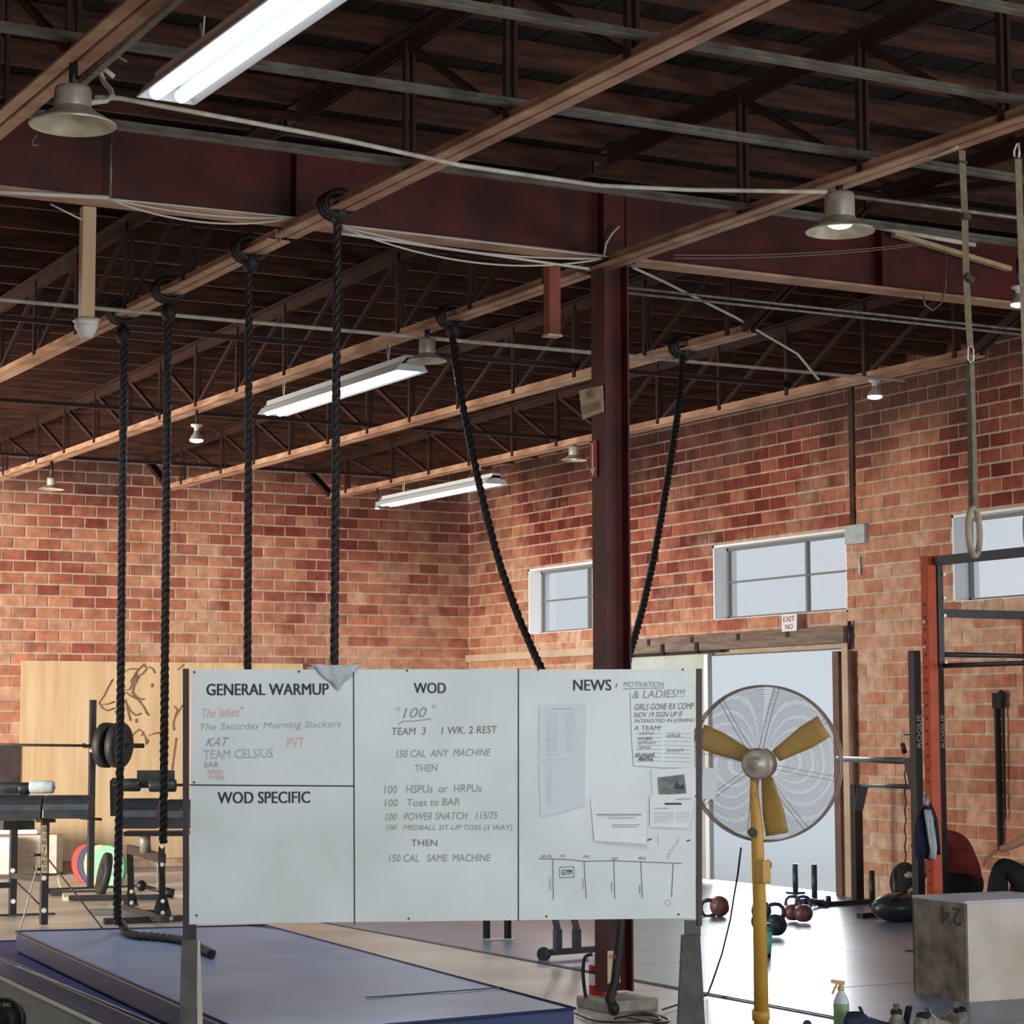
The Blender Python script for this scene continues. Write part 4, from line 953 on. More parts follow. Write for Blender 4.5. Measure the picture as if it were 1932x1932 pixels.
def blade(ang):
    b = B(); n = 8; dirv = side*math.cos(ang)+up*math.sin(ang); per = axf.cross(dirv)
    vs = []
    for i in range(n+1):
        r = .08+(.40-.08)*i/n; wd = .075+.06*min(1, i/n*1.6); tw = .35-.2*i/n
        for k in range(5):
            s_ = (k/4-.5)*wd; vs.append(bc+dirv*r+per*s_*math.cos(tw)+axf*(s_*math.sin(tw)+.012*math.cos((k/4-.5)*PI)))
    fs = [(i*5+k, i*5+k+1, i*5+k+6, i*5+k+5) for i in range(n) for k in range(4)]
    b.add(vs, fs, True); o = build('blade', b, 'yellowb', t); md = o.modifiers.new('thick', 'SOLIDIFY'); md.thickness = .004
# angles measured in the picture; side may point left or right
sg = 1 if side.dot(RT) > 0 else -1
for a in (31, 157, -80):
    ra = math.radians(a); blade(ra if sg > 0 else PI-ra)
b = B(); bb = B()
for k in range(36):
    r = .075+(RG-.075)*(k+1)/37; off = .13*(1-(r/RG)**2)
    for s_, BBx in ((1, b), (-.75, bb)):
        BBx.tube([rc+axf*(off*s_+.035*s_)+side*r*math.cos(2*PI*q/56)+up*r*math.sin(2*PI*q/56) for q in range(56)], .0010, 4, True)
for k in range(8):
    a = 2*PI*k/8+.2
    for da in (-.03, .03):
        b.tube([rc+axf*(.13*(1-(r/RG)**2)+.04)+side*r*math.cos(a+da*.4/r)+up*r*math.sin(a+da*.4/r) for r in (.08, .2, .3, .4, RG)], .0017, 4)
o = build('front_guard', b, 'guard', t); o = build('rear_guard', bb, 'guard', t)
b = B()
for s_ in (-.032, .032): b.tube([rc+axf*s_+side*RG*math.cos(2*PI*q/72)+up*RG*math.sin(2*PI*q/72) for q in range(72)], .006, 6, True)
build('guard_band', b, 'guard', t)
tag(build('loose_cable', B().tube([PD(1398, 1600, 12.5), PD(1392, 1650, 12.6), PD(1385, 1690, 13), PD(1378, 1735, 13), PD(1362, 1800, 13), PD(1345, 1850, 13), PZ(1335, 1877, .02), PZ(1250, 1905, .02)], .006, 6), 'black', loc=PZ(1335, 1877, 0)), 'black cord hanging from the fan down to the floor seam', 'cord')
tag(build('loose_cable', B().tube(smooth([PZ(u, v, .015) for u, v in ((1085, 1912), (1120, 1925), (1170, 1929), (1230, 1926), (1245, 1921), (1225, 1915), (1180, 1917), (1240, 1930), (1262, 1924), (1215, 1911), (1160, 1922))]), .007, 6), 'black', loc=PZ(1120, 1925, 0)), 'tangled black cord on the floor at the foot of the column', 'cord')
tag(build('guide_tag', B().box(PD(1338, 1478, 12.35), (.085, .01, .17), Euler((0, .15, -YAW))), 'cleargrey', loc=PD(1338, 1478, 12.35)), 'clear plastic brochure holder clipped to the left of the fan guard', 'holder')
# ------------------------------------------------------------------ plyo box
bx = thing('plyo_box', 'wooden plyo box with 24 painted upside down, bottom right', 'box', (9.16, 10.93, 0))
Rz = Matrix.Rotation(-.06, 3, 'Z'); ex = Rz@Vector((1, 0, 0)); ey = Rz@Vector((0, 1, 0)); o0 = Vector((9.165, 10.93, .006)); WB, DB, HB = .76, .555, .605
def face(p, a, c_, n, m, name): return build(name, B().prism([p, p+a, p+a+c_, p+c_], n*-.018), m, bx)
Z3 = Vector((0, 0, HB))
face(o0, ex*WB, Z3, -ey, 'boxfront', 'front_panel'); face(o0, ey*DB, Z3, -ex, 'boxside', 'side_panel'); face(o0+ex*WB, ey*DB, Z3, ex, 'boxfront', 'side_panel')
face(o0+ey*DB, ex*WB, Z3, ey, 'boxside', 'back_panel')
build('top_panel', B().prism([o0+Z3-ex*.002-ey*.002, o0+Z3+ex*(WB+.002), o0+Z3+ex*WB+ey*DB, o0+Z3+ey*DB-ex*.002], (0, 0, .018)), 'boxtop', bx, bevel=.003)
# "24" upside down, seen on the face looking to -ex
f0 = o0-ex*.0015
def f24(s, a0, a1, z0, z1):
    return text('lettering', s, f0+ey*a0+Vector((0, 0, z1)), ey*(a1-a0), Vector((0, 0, z0-z1)), 'ink', bx)
f24('2', .04, .13, .465, .575); f24('4', .16, .26, .465, .575)
# ------------------------------------------------------------------ kettlebells and bottles
def kettle(u, v, r, m, hm, label, tilt=None, yaw=0, win=None):
    p = PZ(u, v, .012); t = thing('kettlebell', label, 'kettlebell', p, 'kettlebells')
    R3 = Euler(tilt or (0, 0, yaw)).to_matrix(); c_ = p+Vector((0, 0, r*.96))
    def T(v3): return c_+R3@Vector(v3)
    b = B().ball((0, 0, 0), r, (1, 1, .95), 24, 16); b.v = [T((x.x, x.y, max(x.z, -r*.86))) for x in b.v]; build('bell', b, m, t)
    hp = [(-r*.62, 0, r*.5), (-r*.78, 0, r*1.0), (-r*.70, 0, r*1.45), (-r*.4, 0, r*1.72), (0, 0, r*1.78), (r*.4, 0, r*1.72), (r*.70, 0, r*1.45), (r*.78, 0, r*1.0), (r*.62, 0, r*.5)]
    build('handle', B().tube([T(x) for x in hp], [r*.22, r*.2]+[r*.17]*5+[r*.2, r*.22], 10), hm, t)
    if win: build('band', B().tube([T(x) for x in ((-r*.62, -.01, r*.62), (-r*.72, -.01, r*.8))], r*.25, 10).tube([T(x) for x in ((r*.62, -.01, r*.62), (r*.72, -.01, r*.8))], r*.25, 10), 'paper', t)
    return t
kettle(1358, 1729, .094, 'kb', 'kbd', 'dark brown kettlebell tipped over between whiteboard and fan pole', (0, -1.75, -.5))
kettle(1463, 1767, .095, 'kbt', 'purple', 'dark teal kettlebell just right of the fan pole', yaw=-.3)
kettle(1437, 1758, .088, 'kbd', 'kbd', 'dark kettlebell half hidden behind the fan pole', yaw=-.7)
kettle(1516, 1741, .082, 'kb', 'purple', 'right one of the pair of brown kettlebells with white bands', yaw=-.4, win=1)
kettle(1496, 1738, .078, 'kb', 'purple', 'left one of the pair of brown kettlebells with white bands', yaw=-.6, win=1)
tag(build('battle_rope', B().tube([PZ(1512, 1702, .10), PZ(1530, 1700, .08), PZ(1545, 1703, .05), PZ(1560, 1706, .04)], .03, 8), 'purple', loc=PZ(1530, 1705, 0)), 'purple bundle on the floor behind the brown kettlebells', 'bundle')
p0 = PZ(1448, 1806, .012)
t = thing('shaker_bottle', 'turquoise shaker bottle standing beside the fan pole', 'bottle', p0)
build('bottle_foot', B().lathe([(0, 0), (.026, 0), (.028, .03), (0, .03)], p0), 'ink', t)
build('bottle_body', B().lathe([(0, .03), (.028, .03), (.040, .19), (0, .19)], p0), 'teal', t)
build('bottle_lid', B().lathe([(.042, .19), (.044, .225), (.03, .245), (.012, .25), (0, .25)], p0), 'teald', t)
p0 = PZ(1588, 1942, .012)
t = thing('spray_bottle', 'milky spray bottle with green label and yellow trigger at the bottom', 'bottle', p0)
build('bottle_body', B().lathe([(0, 0), (.042, 0), (.044, .02), (.044, .15), (.034, .18), (.017, .21), (.015, .235), (0, .235)], p0), 'cleargrey', t)
build('label_wrap', B().lathe([(.0448, .02), (.0448, .145)], p0), 'green', t)
build('neck_ring', B().lathe([(.017, .215), (.019, .218), (.019, .235), (.017, .238)], p0), 'ltyellow', t)
q = p0+Vector((0, 0, .255)); b = B().beam(q+RT*.02, q-RT*.055+Vector((0, 0, .012)), .022, .022).beam(q-RT*.02+Vector((0, 0, .005)), q-RT*.05+Vector((0, 0, -.06)), .014, .012); b.cyl(p0+Vector((0, 0, .24)), .012, .03)
build('trigger_head', b, 'ltyellow', t)
tag(build('ball', B().ball(PZ(1523, 1937, .02)+Vector((0, 0, .012)), .026), 'purple', loc=PZ(1523, 1937, 0)), 'small purple massage ball at the bottom edge right of the fan', 'ball')
# shoes
def shoe(u, v, yaw, label, up_m, sole_m='shoew', L=.28, tongue=True):
    p = PZ(u, v, .012); t = thing('sneaker', label, 'shoe', p, 'shoes near the plyo box')
    R3 = Matrix.Rotation(yaw, 3, 'Z')
    def T(x, y, z): return p+R3@Vector((x, y, z))
    secs = [(-.5, .024, .0, .075), (-.42, .036, .0, .095), (-.25, .038, .0, .10), (-.08, .037, .0, .088), (.08, .042, .0, .068), (.25, .048, .0, .052), (.40, .040, .0, .042), (.5, .018, .0, .028)]
    vs = []; n = 12
    for (x, w_, z, h_) in secs:
        for k in range(n):
            a = PI*k/(n-1); vs.append(T(x*L, -w_*math.cos(a), .022+h_*math.sin(a)**.8))
    fs = [(i*n+k, i*n+k+1, (i+1)*n+k+1, (i+1)*n+k) for i in range(len(secs)-1) for k in range(n-1)]+[tuple(range(n)), tuple((len(secs)-1)*n+k for k in range(n))[::-1]]
    build('shoe_upper', B().add(vs, fs, True), up_m, t)
    o = [(x*L, w_*1.1) for (x, w_, z, h_) in secs]
    pts = [T(x, -w_, 0) for x, w_ in o]+[T(x, w_, 0) for x, w_ in o[::-1]]
    build('sole', B().prism(pts, (0, 0, .026)), sole_m, t)
    b = B().lathe([(.034, 0), (.040, .012), (.036, .03), (.03, .028)], (0, 0, 0), n=16); b.v = [T(-.29*L+x.x*1.25, x.y*.85, .095+x.z) for x in b.v]
    build('collar', b, 'blackcloth', t)
    build('tongue', B().prism([T(-.12*L, -.02, .1), T(-.12*L, .02, .1), T(-.20*L, .018, .15), T(-.20*L, -.018, .15)], R3@Vector((.008, 0, .004))), up_m, t)
    for k in range(4): build('lace', B().tube([T((-.06+.05*k)*L, -.022, .103-.01*k), T((-.05+.05*k)*L, 0, .112-.011*k), T((-.06+.05*k)*L, .022, .103-.01*k)], .003, 5), 'shoew', t)
shoe(1640, 1952, -.35, 'white and blue running shoe at the bottom right, nearest the spray bottle', 'navy')
shoe(1692, 1944, .9, 'grey sneaker standing upright among the shoes by the plyo box', 'shoe')
shoe(1762, 1952, .15, 'long grey sneaker with black collar in front of the plyo box', 'shoe')
shoe(1800, 1940, 1.3, 'beige sneaker nearest the plyo box corner', 'shoe')
b_ = PZ(1712, 1938, .012); tag(build('phone_case', B().box(b_+Vector((0, 0, .06)), (.045, .02, .12), Euler((.25, 0, .4))), 'ink', loc=b_), 'small black case standing between the shoes', 'case')
# ------------------------------------------------------------------ rig at the right
AP = PD(1758, 1400, 15.0); ax_, ay_ = AP.x, AP.y; zt = PD(1758, 1048, 15.0).z
def upright(x, y, z1, m, label, sz=.075, name='rack_upright', holes=False, rogue=None):
    t = thing(name, label, 'rack', (x, y, .012), 'rack uprights')
    build('post', B().box((x, y, (z1+.012)/2+.003), (sz, sz, z1-.012)), m, t, bevel=.004)
    build('foot_plate', B().box((x, y, .018), (.16, .16, .01)), m, t)
    if holes:
        b = B(); z = .4
        while z < z1-.1: b.cyl((x-sz/2, y, z), .010, .006, (1, 0, 0), 10); z += .085
        build('hole_row', b, 'ink', t)['kind'] = 'stuff'
    if rogue:
        z0, z1_ = rogue; e = .002
        text('lettering', 'ROGUE', (x+sz*.36, y-sz/2-e, z0), Vector((0, 0, z1_-z0)), Vector((-sz*.62, 0, 0)), 'greycloth', t)
    return t
rg = thing('power_rack', 'orange squat rack with dark pull-up frame at the right edge', 'rack', (ax_, ay_, .012))
def rpost(x, y, z1):
    o = build('upright', B().box((x, y, z1/2+.012), (.075, .075, z1-.02)), 'orange', rg, bevel=.004)
    b = B(); z = .4
    while z < z1-.3: b.cyl((x-.038, y, z), .009, .006, (1, 0, 0), 10); z += .085
    build('hole_row', b, 'ink', o)['kind'] = 'stuff'
    build('foot_plate', B().box((x, y, .018), (.18, .18, .01)), 'orange', rg)
rpost(ax_, ay_, zt); X2 = ax_+.88; z2 = PX(1930, 1133, X2).z; rpost(X2, ay_, 2.5)
zb0 = PD(1762, 1262, 15).z
build('side_frame', B().box((ax_+.062, ay_-.02, (zt+zb0)/2-.01), (.045, .06, zt-zb0-.02)), 'steelblue', rg)
build('top_bar', B().box((ax_+.03, ay_-1.2, zt-.03), (.06, 2.3, .06)), 'steelblue', rg)
zc1 = PD(1768, 1155, 15).z; build('crossmember', B().box((ax_+.48, ay_, zc1), (.80, .05, .055)), 'steelblue', rg)
zc2 = PD(1770, 1234, 15).z; build('pull_up_bar', B().tube([(ax_+.08, ay_, zc2), (X2+.4, ay_, zc2)], .017, 10), 'steelblue', rg)
zc3 = PD(1772, 1256, 15).z; build('pull_up_bar', B().tube([(ax_+.08, ay_-.03, zc3), (ax_+.08, ay_-2.3, zc3)], .017, 10), 'black', rg)
for z in (zt-.12, zt-.28, (zt+zb0)/2-.02, zb0+.04): build('bolt', B().cyl((ax_+.085, ay_-.055, z), .013, .02, (0, 1, 0), 8), 'bolt', rg)
for v in (1172, 1220): q = PD(1747, v, 14.95); build('bolt', B().cyl((ax_-.04, ay_, q.z), .012, .02, (1, 0, 0), 8), 'bolt', rg)
BP = PD(1728, 1400, 17.0); zB = PD(1728, 1228, 17).z; zr0, zr1 = PD(1728, 1410, 17).z, PD(1728, 1348, 17).z
upright(BP.x, BP.y, zB, 'black', 'black rack upright lettered ROGUE standing left of the orange rack', .07, rogue=(zr0, zr1))
CP = PD(1774, 1400, 17.0)
upright(CP.x, CP.y, PD(1774, 1262, 17).z, 'black', 'black rack upright lettered ROGUE directly behind the orange post', .055, rogue=(zr0, zr1))
DP = PD(1619, 1690, 21.5)
t = thing('dip_station', 'black wall-mounted bar frame beside the doorway', 'rack', (DP.x, DP.y, .012))
zD = PD(1619, 1478, 21.5).z
build('post', B().box((DP.x, DP.y, zD/2), (.09, .07, zD-.03)), 'black', t)
h0, h1 = PD(1580, 1432, 21.2), PD(1722, 1436, 17.05)
build('bar', B().tube([h0, h1], .026, 12), 'steelblue', t)
build('bar', B().tube([PD(1625, 1482, 21.4), PD(1722, 1484, 17.05)], .018, 10), 'black', t)
build('gusset', B().prism([PD(1612, 1530, 21.4), PD(1628, 1530, 21.4), PD(1638, 1486, 21.4), PD(1618, 1480, 21.4)], FW*.03), 'black', t)
build('gusset', B().prism([PD(1704, 1432, 17.1), PD(1722, 1428, 17.05), PD(1724, 1500, 17.05), PD(1716, 1478, 17.05)], FW*.03), 'black', t)
ch = [PD(1708, 1445+k*17, 17.2) for k in range(13)]
tag(build('hanging_chain', B().tube([p_+RT*(.006*(-1)**k) for k, p_ in enumerate(ch)], .006, 6), 'strapd', loc=ch[-1]), 'thin chain hanging from the bar frame beside the black upright', 'chain')
b = B().tube([PD(1704, 1378, 17.1), PD(1700, 1388, 17.1), PD(1702, 1402, 17.1)], .008, 6); t = thing('cable_handle', 'small handle on a white loop hooked left of the black upright', 'handle', PD(1702, 1402, 17.1))
build('loop', b, 'wire', t); build('grip', B().tube([PD(1702, 1402, 17.1), PD(1707, 1421, 17.1)], .02, 8), 'kbd', t); build('peg', B().tube([PD(1706, 1386, 17.1), PD(1722, 1386, 17)], .006, 6), 'black', t)
# hanging towel
tw = thing('hanging_jersey', 'navy jersey with pale grey side hanging on the orange rack', 'garment', PD(1747, 1502, 14.8))
build('hook_sleeve', B().tube([PD(1748, 1500, 14.8), PD(1747, 1522, 14.75)], .022, 8), 'motor', tw)
def cloth(name, pts, m, D, amp=.02):
    L_ = [PD(u, v, D) for u, v in pts]; n = len(L_)//2; vs = []; k = 7
    for i in range(n):
        a, c_ = L_[i], L_[-1-i]
        for j in range(k+1): vs.append(a.lerp(c_, j/k)-FW*amp*math.sin(j*1.9+i*.3))
    fs = [(i*(k+1)+j, i*(k+1)+j+1, (i+1)*(k+1)+j+1, (i+1)*(k+1)+j) for i in range(n-1) for j in range(k)]
    o = build(name, B().add(vs, fs, True), m, tw); md = o.modifiers.new('thick', 'SOLIDIFY'); md.thickness = .02
cloth('dark_body', [(1744, 1518), (1736, 1528), (1731, 1545), (1728, 1575), (1730, 1600), (1733, 1618), (1754, 1622), (1751, 1600), (1749, 1575), (1747, 1545), (1747, 1528), (1747, 1518)], 'navy', 14.75)
cloth('pale_side', [(1747, 1527), (1748, 1545), (1750, 1580), (1754, 1605), (1752, 1619), (1766, 1620), (1768, 1600), (1765, 1575), (1761, 1545), (1754, 1530)], 'greycloth', 14.7, .01)
cloth('blue_side', [(1748, 1516), (1756, 1532), (1764, 1550), (1767, 1580), (1769, 1612), (1773, 1612), (1771, 1580), (1767, 1550), (1760, 1532), (1752, 1516)], 'navy', 14.78, .005)
# belt on the wall
t = thing('lifting_belt', 'long dark strap hanging on the right brick wall', 'strap', PX(1886, 1312, WX-.05))
build('strap_band', B().beam(PX(1881, 1325, WX-.05), PX(1888, 1605, WX-.05), .05, .03, (0, 1, 0)), 'blackcloth', t); build('strap_band', B().beam(PX(1893, 1330, WX-.05), PX(1896, 1545, WX-.05), .015, .02, (0, 1, 0)), 'blackcloth', t)
build('buckle', B().box(PX(1884, 1322, WX-.07), (.05, .12, .14)).ball(PX(1889, 1312, WX-.07), .05, (.6, 1, 1), 10, 8), 'blackcloth', t)
# plate storage: long base with upright pegs
def peg_rack(u0, v0, u1, v1, pegs, label, hgt=.32):
    a, c_ = PZ(u0, v0, .03), PZ(u1, v1, .03); t = thing('plate_rack', label, 'rack', (a+c_)/2*1); t.location.z = .012
    build('base_bar', B().beam(a, c_, .09, .05), 'black', t)
    for (u, vb, vt, m) in pegs:
        q = PZ(u, vb, .05); h_ = PD(u, vt, proj(q)[2]).z; build('peg', B().tube([q, (q.x, q.y, h_)], .026, 10), m, t)
    return t
peg_rack(1548, 1706, 1690, 1699, ((1563, 1700, 1690, 'black'), (1666, 1688, 1620, 'black'), (1700, 1690, 1620, 'black')), 'long black plate rack along the foot of the right wall')
peg_rack(1622, 1728, 1690, 1724, ((1646, 1712, 1643, 'black'), (1690, 1712, 1642, 'black')), 'short black peg base in front of the long plate rack')
pz = PZ(1500, 1690, .02)
for u, vt, vb, lb in ((1501, 1630, 1688, 'left dark green peg standing outside the bright doorway'), (1537, 1631, 1700, 'right dark green peg standing in the bright doorway')):
    q = PZ(u, vb, .012) if u > 1520 else PZ(u, vb, .0); q.z = .012; t_ = PD(u, vt, proj(q)[2])
    tag(build('marker_peg', B().tube([q, (q.x, q.y, t_.z)], .028, 10).box(q+Vector((0, 0, .01)), (.14, .14, .02)), 'kbt', loc=q), lb, 'peg')
# gear pile left of the plyo box
q = PZ(1700, 1738, .012); t = thing('gym_bag', 'dark grey slumped gym bag left of the plyo box', 'bag', q)
b = B().ball(q+Vector((0, 0, .12)), .26, (1.15, .7, .5), 20, 12); b.v = [Vector((p_.x, p_.y, max(p_.z, .014))) for p_ in b.v]; build('bag_body', b, 'vinyl', t)
build('bag_strap', B().tube([q+Vector((-.2, -.1, .2)), q+Vector((-.05, -.16, .27)), q+Vector((.12, -.12, .24))], .014, 6), 'blackcloth', t)
q = PZ(1708, 1705, .012); t = thing('medicine_ball_pile', 'black stacked bag with a bright highlight beside the rack foot', 'bag', q)
b = B().ball(q+Vector((0, 0, .20)), .15, (1, .9, 1.3), 20, 12); build('bag_body', b, 'blackcloth', t); build('bag_highlight', B().ball(q+Vector((-.05, -.12, .28)), .045, (1, .6, .7), 12, 8), 'silver', t)  # small silver blob stands in for the highlight on the black bag
# ------------------------------------------------------------------ people at the right wall
def skin_mesh(name, nodes, edges, m, parent, sub=2):
    keys = list(nodes); me = bpy.data.meshes.new(name); base = wpos(parent)
    me.from_pydata([tuple(Vector(nodes[k][0])-base) for k in keys], [(keys.index(a), keys.index(c_)) for a, c_ in edges], [])
    o = bpy.data.objects.new(name, me); COL.objects.link(o); o.parent = parent
    sk = o.modifiers.new('skin', 'SKIN'); sk.use_smooth_shade = True; sk.branch_smoothing = 1.0
    for i, k in enumerate(keys):
        r = nodes[k][1]; v = me.skin_vertices[0].data[i]; v.radius = (r, r) if not isinstance(r, tuple) else r; v.use_root = (i == 0)
    sb = o.modifiers.new('sub', 'SUBSURF'); sb.levels = sb.render_levels = sub
    me.materials.append(M[m]); return o
def chain(*ks): return [(ks[i], ks[i+1]) for i in range(len(ks)-1)]
def head(c_, fwd, t, m='skin', hair='blackcloth'):
    fwd = Vector(fwd).normalized(); sd = fwd.cross(Vector((0, 0, 1))).normalized(); upv = sd.cross(fwd)
    b = B().ball((0, 0, 0), .095, (1, 1, 1), 24, 16); vs = []
    for p_ in b.v:
        x, y, z = p_.x/.095, p_.y/.095, p_.z/.095; k = 1-.22*max(0, -z)*(.6+.4*(y < 0))
        vs.append(c_+sd*x*.074*k+fwd*(y*.092*(1-.1*max(0, -z)))+upv*z*.112)
    b.v = vs; hd = build('head', b, m, t)
    build('nose', B().ball(c_+fwd*.092-upv*.012, .015, (1, 1, 1.3), 10, 8), m, hd)
    for s_ in (-1, 1):
        build('ear', B().ball(c_+sd*s_*.074-upv*.005, .024, (.4, .7, 1), 10, 8), m, hd)
        build('eye', B().ball(c_+sd*s_*.030+fwd*.083+upv*.010, .011), 'shoew', hd)
    build('mouth', B().tube([c_+fwd*.088+sd*-.022-upv*.050, c_+fwd*.094-upv*.053, c_+fwd*.088+sd*.022-upv*.050], .005, 6), 'redshirt', hd)
    b = B().ball((0, 0, 0), 1, (1, 1, 1), 24, 14); b.v = [c_+sd*p_.x*.081+fwd*(min(p_.y, .55)*.101-.006)+upv*(max(p_.z, -.35)*.122+.01) for p_ in b.v]; build('hair', b, hair, hd)
def hand(w_, d, palm_n, t, m, parent):
    """palm and five separate fingers; w_ wrist, d direction of the hand, palm_n normal of the palm"""
    d = Vector(d).normalized(); n = Vector(palm_n); n = (n-d*n.dot(d)).normalized(); s_ = d.cross(n); w_ = Vector(w_)
    N = {'w': (w_, .022), 'p': (w_+d*.045, (.034, .017)), 'k': (w_+d*.088, (.036, .014))}
    E_ = chain('w', 'p', 'k')
    for i, (off, L_) in enumerate(((-.030, .068), (-.010, .078), (.010, .074), (.029, .058))):
        a = w_+d*.085+s_*off; N['a%d' % i] = (a, .0095); N['b%d' % i] = (a+d*L_*.5+n*.008+s_*off*.15, .0085); N['c%d' % i] = (a+d*L_*.8+n*.026+s_*off*.2, .0078); N['d%d' % i] = (a+d*L_*.95+n*.046+s_*off*.2, .0066)
        E_ += [('k', 'a%d' % i)]+chain('a%d' % i, 'b%d' % i, 'c%d' % i, 'd%d' % i)
    N['t0'] = (w_+d*.03+s_*-.034, .012); N['t1'] = (w_+d*.062+s_*-.056+n*.012, .0105); N['t2'] = (w_+d*.09+s_*-.062+n*.03, .0085)
    E_ += [('p', 't0')]+chain('t0', 't1', 't2')
    return skin_mesh('hand', N, E_, m, parent)
# crouching person in dark red shirt: hips at right, back arched, reaching down to the left
DR = 17.4
def q_(u, v, dd=0): return PD(u, v, DR+dd)
g0 = PZ(1800, 1772, .012)
pr = thing('person', 'person in dark red shirt and black shorts crouching by the wall', 'person', (q_(1805, 1700).x, q_(1805, 1700).y, .012))
hip = q_(1812, 1668); hipz = hip.z
Fr = RT.copy(); Fr.z = 0; Fr.normalize(); Fd = Vector((FW.x, FW.y, 0)).normalized()
kneeL = q_(1772, 1662, -.12); kneeR = q_(1776, 1666, .22)
footL = Vector((kneeL.x, kneeL.y, .06))+Fr*.10; footR = Vector((kneeR.x, kneeR.y, .06))+Fr*.10
nodes = {'hip': (hip, (.15, .13)), 'bel': (q_(1806, 1640), (.15, .13)), 'chest': (q_(1790, 1610), (.165, .14)), 'sho': (q_(1775, 1600), (.14, .12)), 'nk': (q_(1757, 1602), .06),
 'hl': (hip-Fd*.12+Vector((0, 0, -.02)), .105), 'kl': (kneeL, .065), 'al': (footL+Vector((0, 0, .03)), .042), 'fl': (footL-Fr*.17, .035),
 'hr': (hip+Fd*.12+Vector((0, 0, -.02)), .105), 'kr': (kneeR, .065), 'ar': (footR+Vector((0, 0, .03)), .042), 'fr': (footR-Fr*.17, .035),
 'sl': (q_(1768, 1606, -.20), .06), 'el': (q_(1742, 1622, -.26), .042), 'wl': (q_(1731, 1648, -.28), .027),
 'sr': (q_(1768, 1606, .20), .06), 'er': (q_(1748, 1634, .22), .042), 'wr': (q_(1738, 1662, .2), .027)}
edges = chain('hip', 'bel', 'chest', 'sho', 'nk')+chain('hip', 'hl', 'kl', 'al', 'fl')+chain('hip', 'hr', 'kr', 'ar', 'fr')+chain('sho', 'sl', 'el', 'wl')+chain('sho', 'sr', 'er', 'wr')
def slim(nd_, ks, f=.6): return {k: ((p_, tuple(x*f for x in r_) if isinstance(r_, tuple) else r_*f) if k in ks else (p_, r_)) for k, (p_, r_) in nd_.items()}
skin_mesh('body', slim(nodes, ('hip', 'bel', 'chest', 'sho', 'hl', 'hr', 'sl', 'sr')), edges, 'skin', pr)
head(q_(1742, 1612), -Fr*.9+Vector((0, 0, -.5)), pr)
hand(nodes['wl'][0], Vector((0, 0, -1))-Fr*.2, -Fr, pr, 'skin', pr); hand(nodes['wr'][0], Vector((0, 0, -1))-Fr*.2, -Fr, pr, 'skin', pr)
def limb(b, pts, rs, n=18, sub=5):
    """smooth tapered sleeve through the points, closed by round ends"""
    P = [Vector(p_) for p_ in pts]; out = []; rr2 = []
    for i in range(len(P)-1):
        for k in range(sub):
            t_2 = k/sub; p0, p1, p2, p3 = P[max(i-1, 0)], P[i], P[i+1], P[min(i+2, len(P)-1)]
            out.append(.5*((2*p1)+(p2-p0)*t_2+(2*p0-5*p1+4*p2-p3)*t_2**2+(3*p1-p0-3*p2+p3)*t_2**3)); e_ = t_2*t_2*(3-2*t_2); rr2.append(rs[i]*(1-e_)+rs[i+1]*e_)
    out.append(P[-1]); rr2.append(rs[-1]); return b.tube(out, rr2, n)
b = B(); limb(b, [nodes['hip'][0]+Vector((0, 0, .03)), nodes['bel'][0], nodes['chest'][0], nodes['sho'][0], Vector(nodes['sho'][0]).lerp(nodes['nk'][0], .8)], [.17, .175, .185, .15, .07])
for k1, k2 in (('sl', 'el'), ('sr', 'er')): limb(b, [nodes['sho'][0], nodes[k1][0], Vector(nodes[k1][0]).lerp(nodes[k2][0], .6)], [.10, .082, .066])
build('shirt', b, 'redshirt', pr)
b = B(); b.ball(nodes['hip'][0], .185, (1, .95, .9), 24, 16)
for k1, kn in (('hl', kneeL), ('hr', kneeR)): limb(b, [nodes['hip'][0], nodes[k1][0], Vector(nodes[k1][0]).lerp(kn, .55), Vector(nodes[k1][0]).lerp(kn, .85)], [.13, .13, .11, .10])
build('shorts', b, 'blackcloth', pr)
# seated person whose arm rests on a raised knee, mostly beyond the right edge
DS = 16.4
def s_(u, v, dd=0): return PD(u, v, DS+dd)
ps = thing('person', 'person in black trousers sitting by the wall, tanned forearm resting on knee', 'person', (s_(1985, 1700).x, s_(1985, 1700).y, .012))
seat = s_(1985, 1716); seat.z = .40
kL = s_(1888, 1622); kR = s_(1925, 1650, .25); fL_ = Vector((s_(1868, 1700).x, s_(1868, 1700).y, .07)); fR_ = Vector((s_(1905, 1700, .25).x, s_(1905, 1700, .25).y, .07))
nd = {'hip': (seat, (.16, .13)), 'bel': (seat+Vector((0, 0, .2))+Fr*.02, (.145, .115)), 'chest': (seat+Vector((0, 0, .42)), (.17, .12)), 'sho': (seat+Vector((0, 0, .52)), (.12, .09)), 'nk': (seat+Vector((0, 0, .62))-Fr*.03, .055),
 'hl': (seat-Fd*.11, .10), 'kl': (kL, .068), 'al': (fL_, .042), 'fl': (fL_-Fr*.17-Vector((0, 0, .02)), .034), 'hr': (seat+Fd*.11, .10), 'kr': (kR, .068), 'ar': (fR_, .042), 'fr': (fR_-Fr*.17-Vector((0, 0, .02)), .034),
 'sl': (seat+Vector((0, 0, .50))-Fd*.19, .06), 'el': (s_(1942, 1578, -.02), .044), 'el2': (s_(1915, 1592, -.02), .036), 'wl': (s_(1885, 1604, -.02), .026),
 'sr': (seat+Vector((0, 0, .50))+Fd*.19, .06), 'er': (s_(1955, 1640, .3), .042), 'wr': (s_(1925, 1632, .26), .027)}
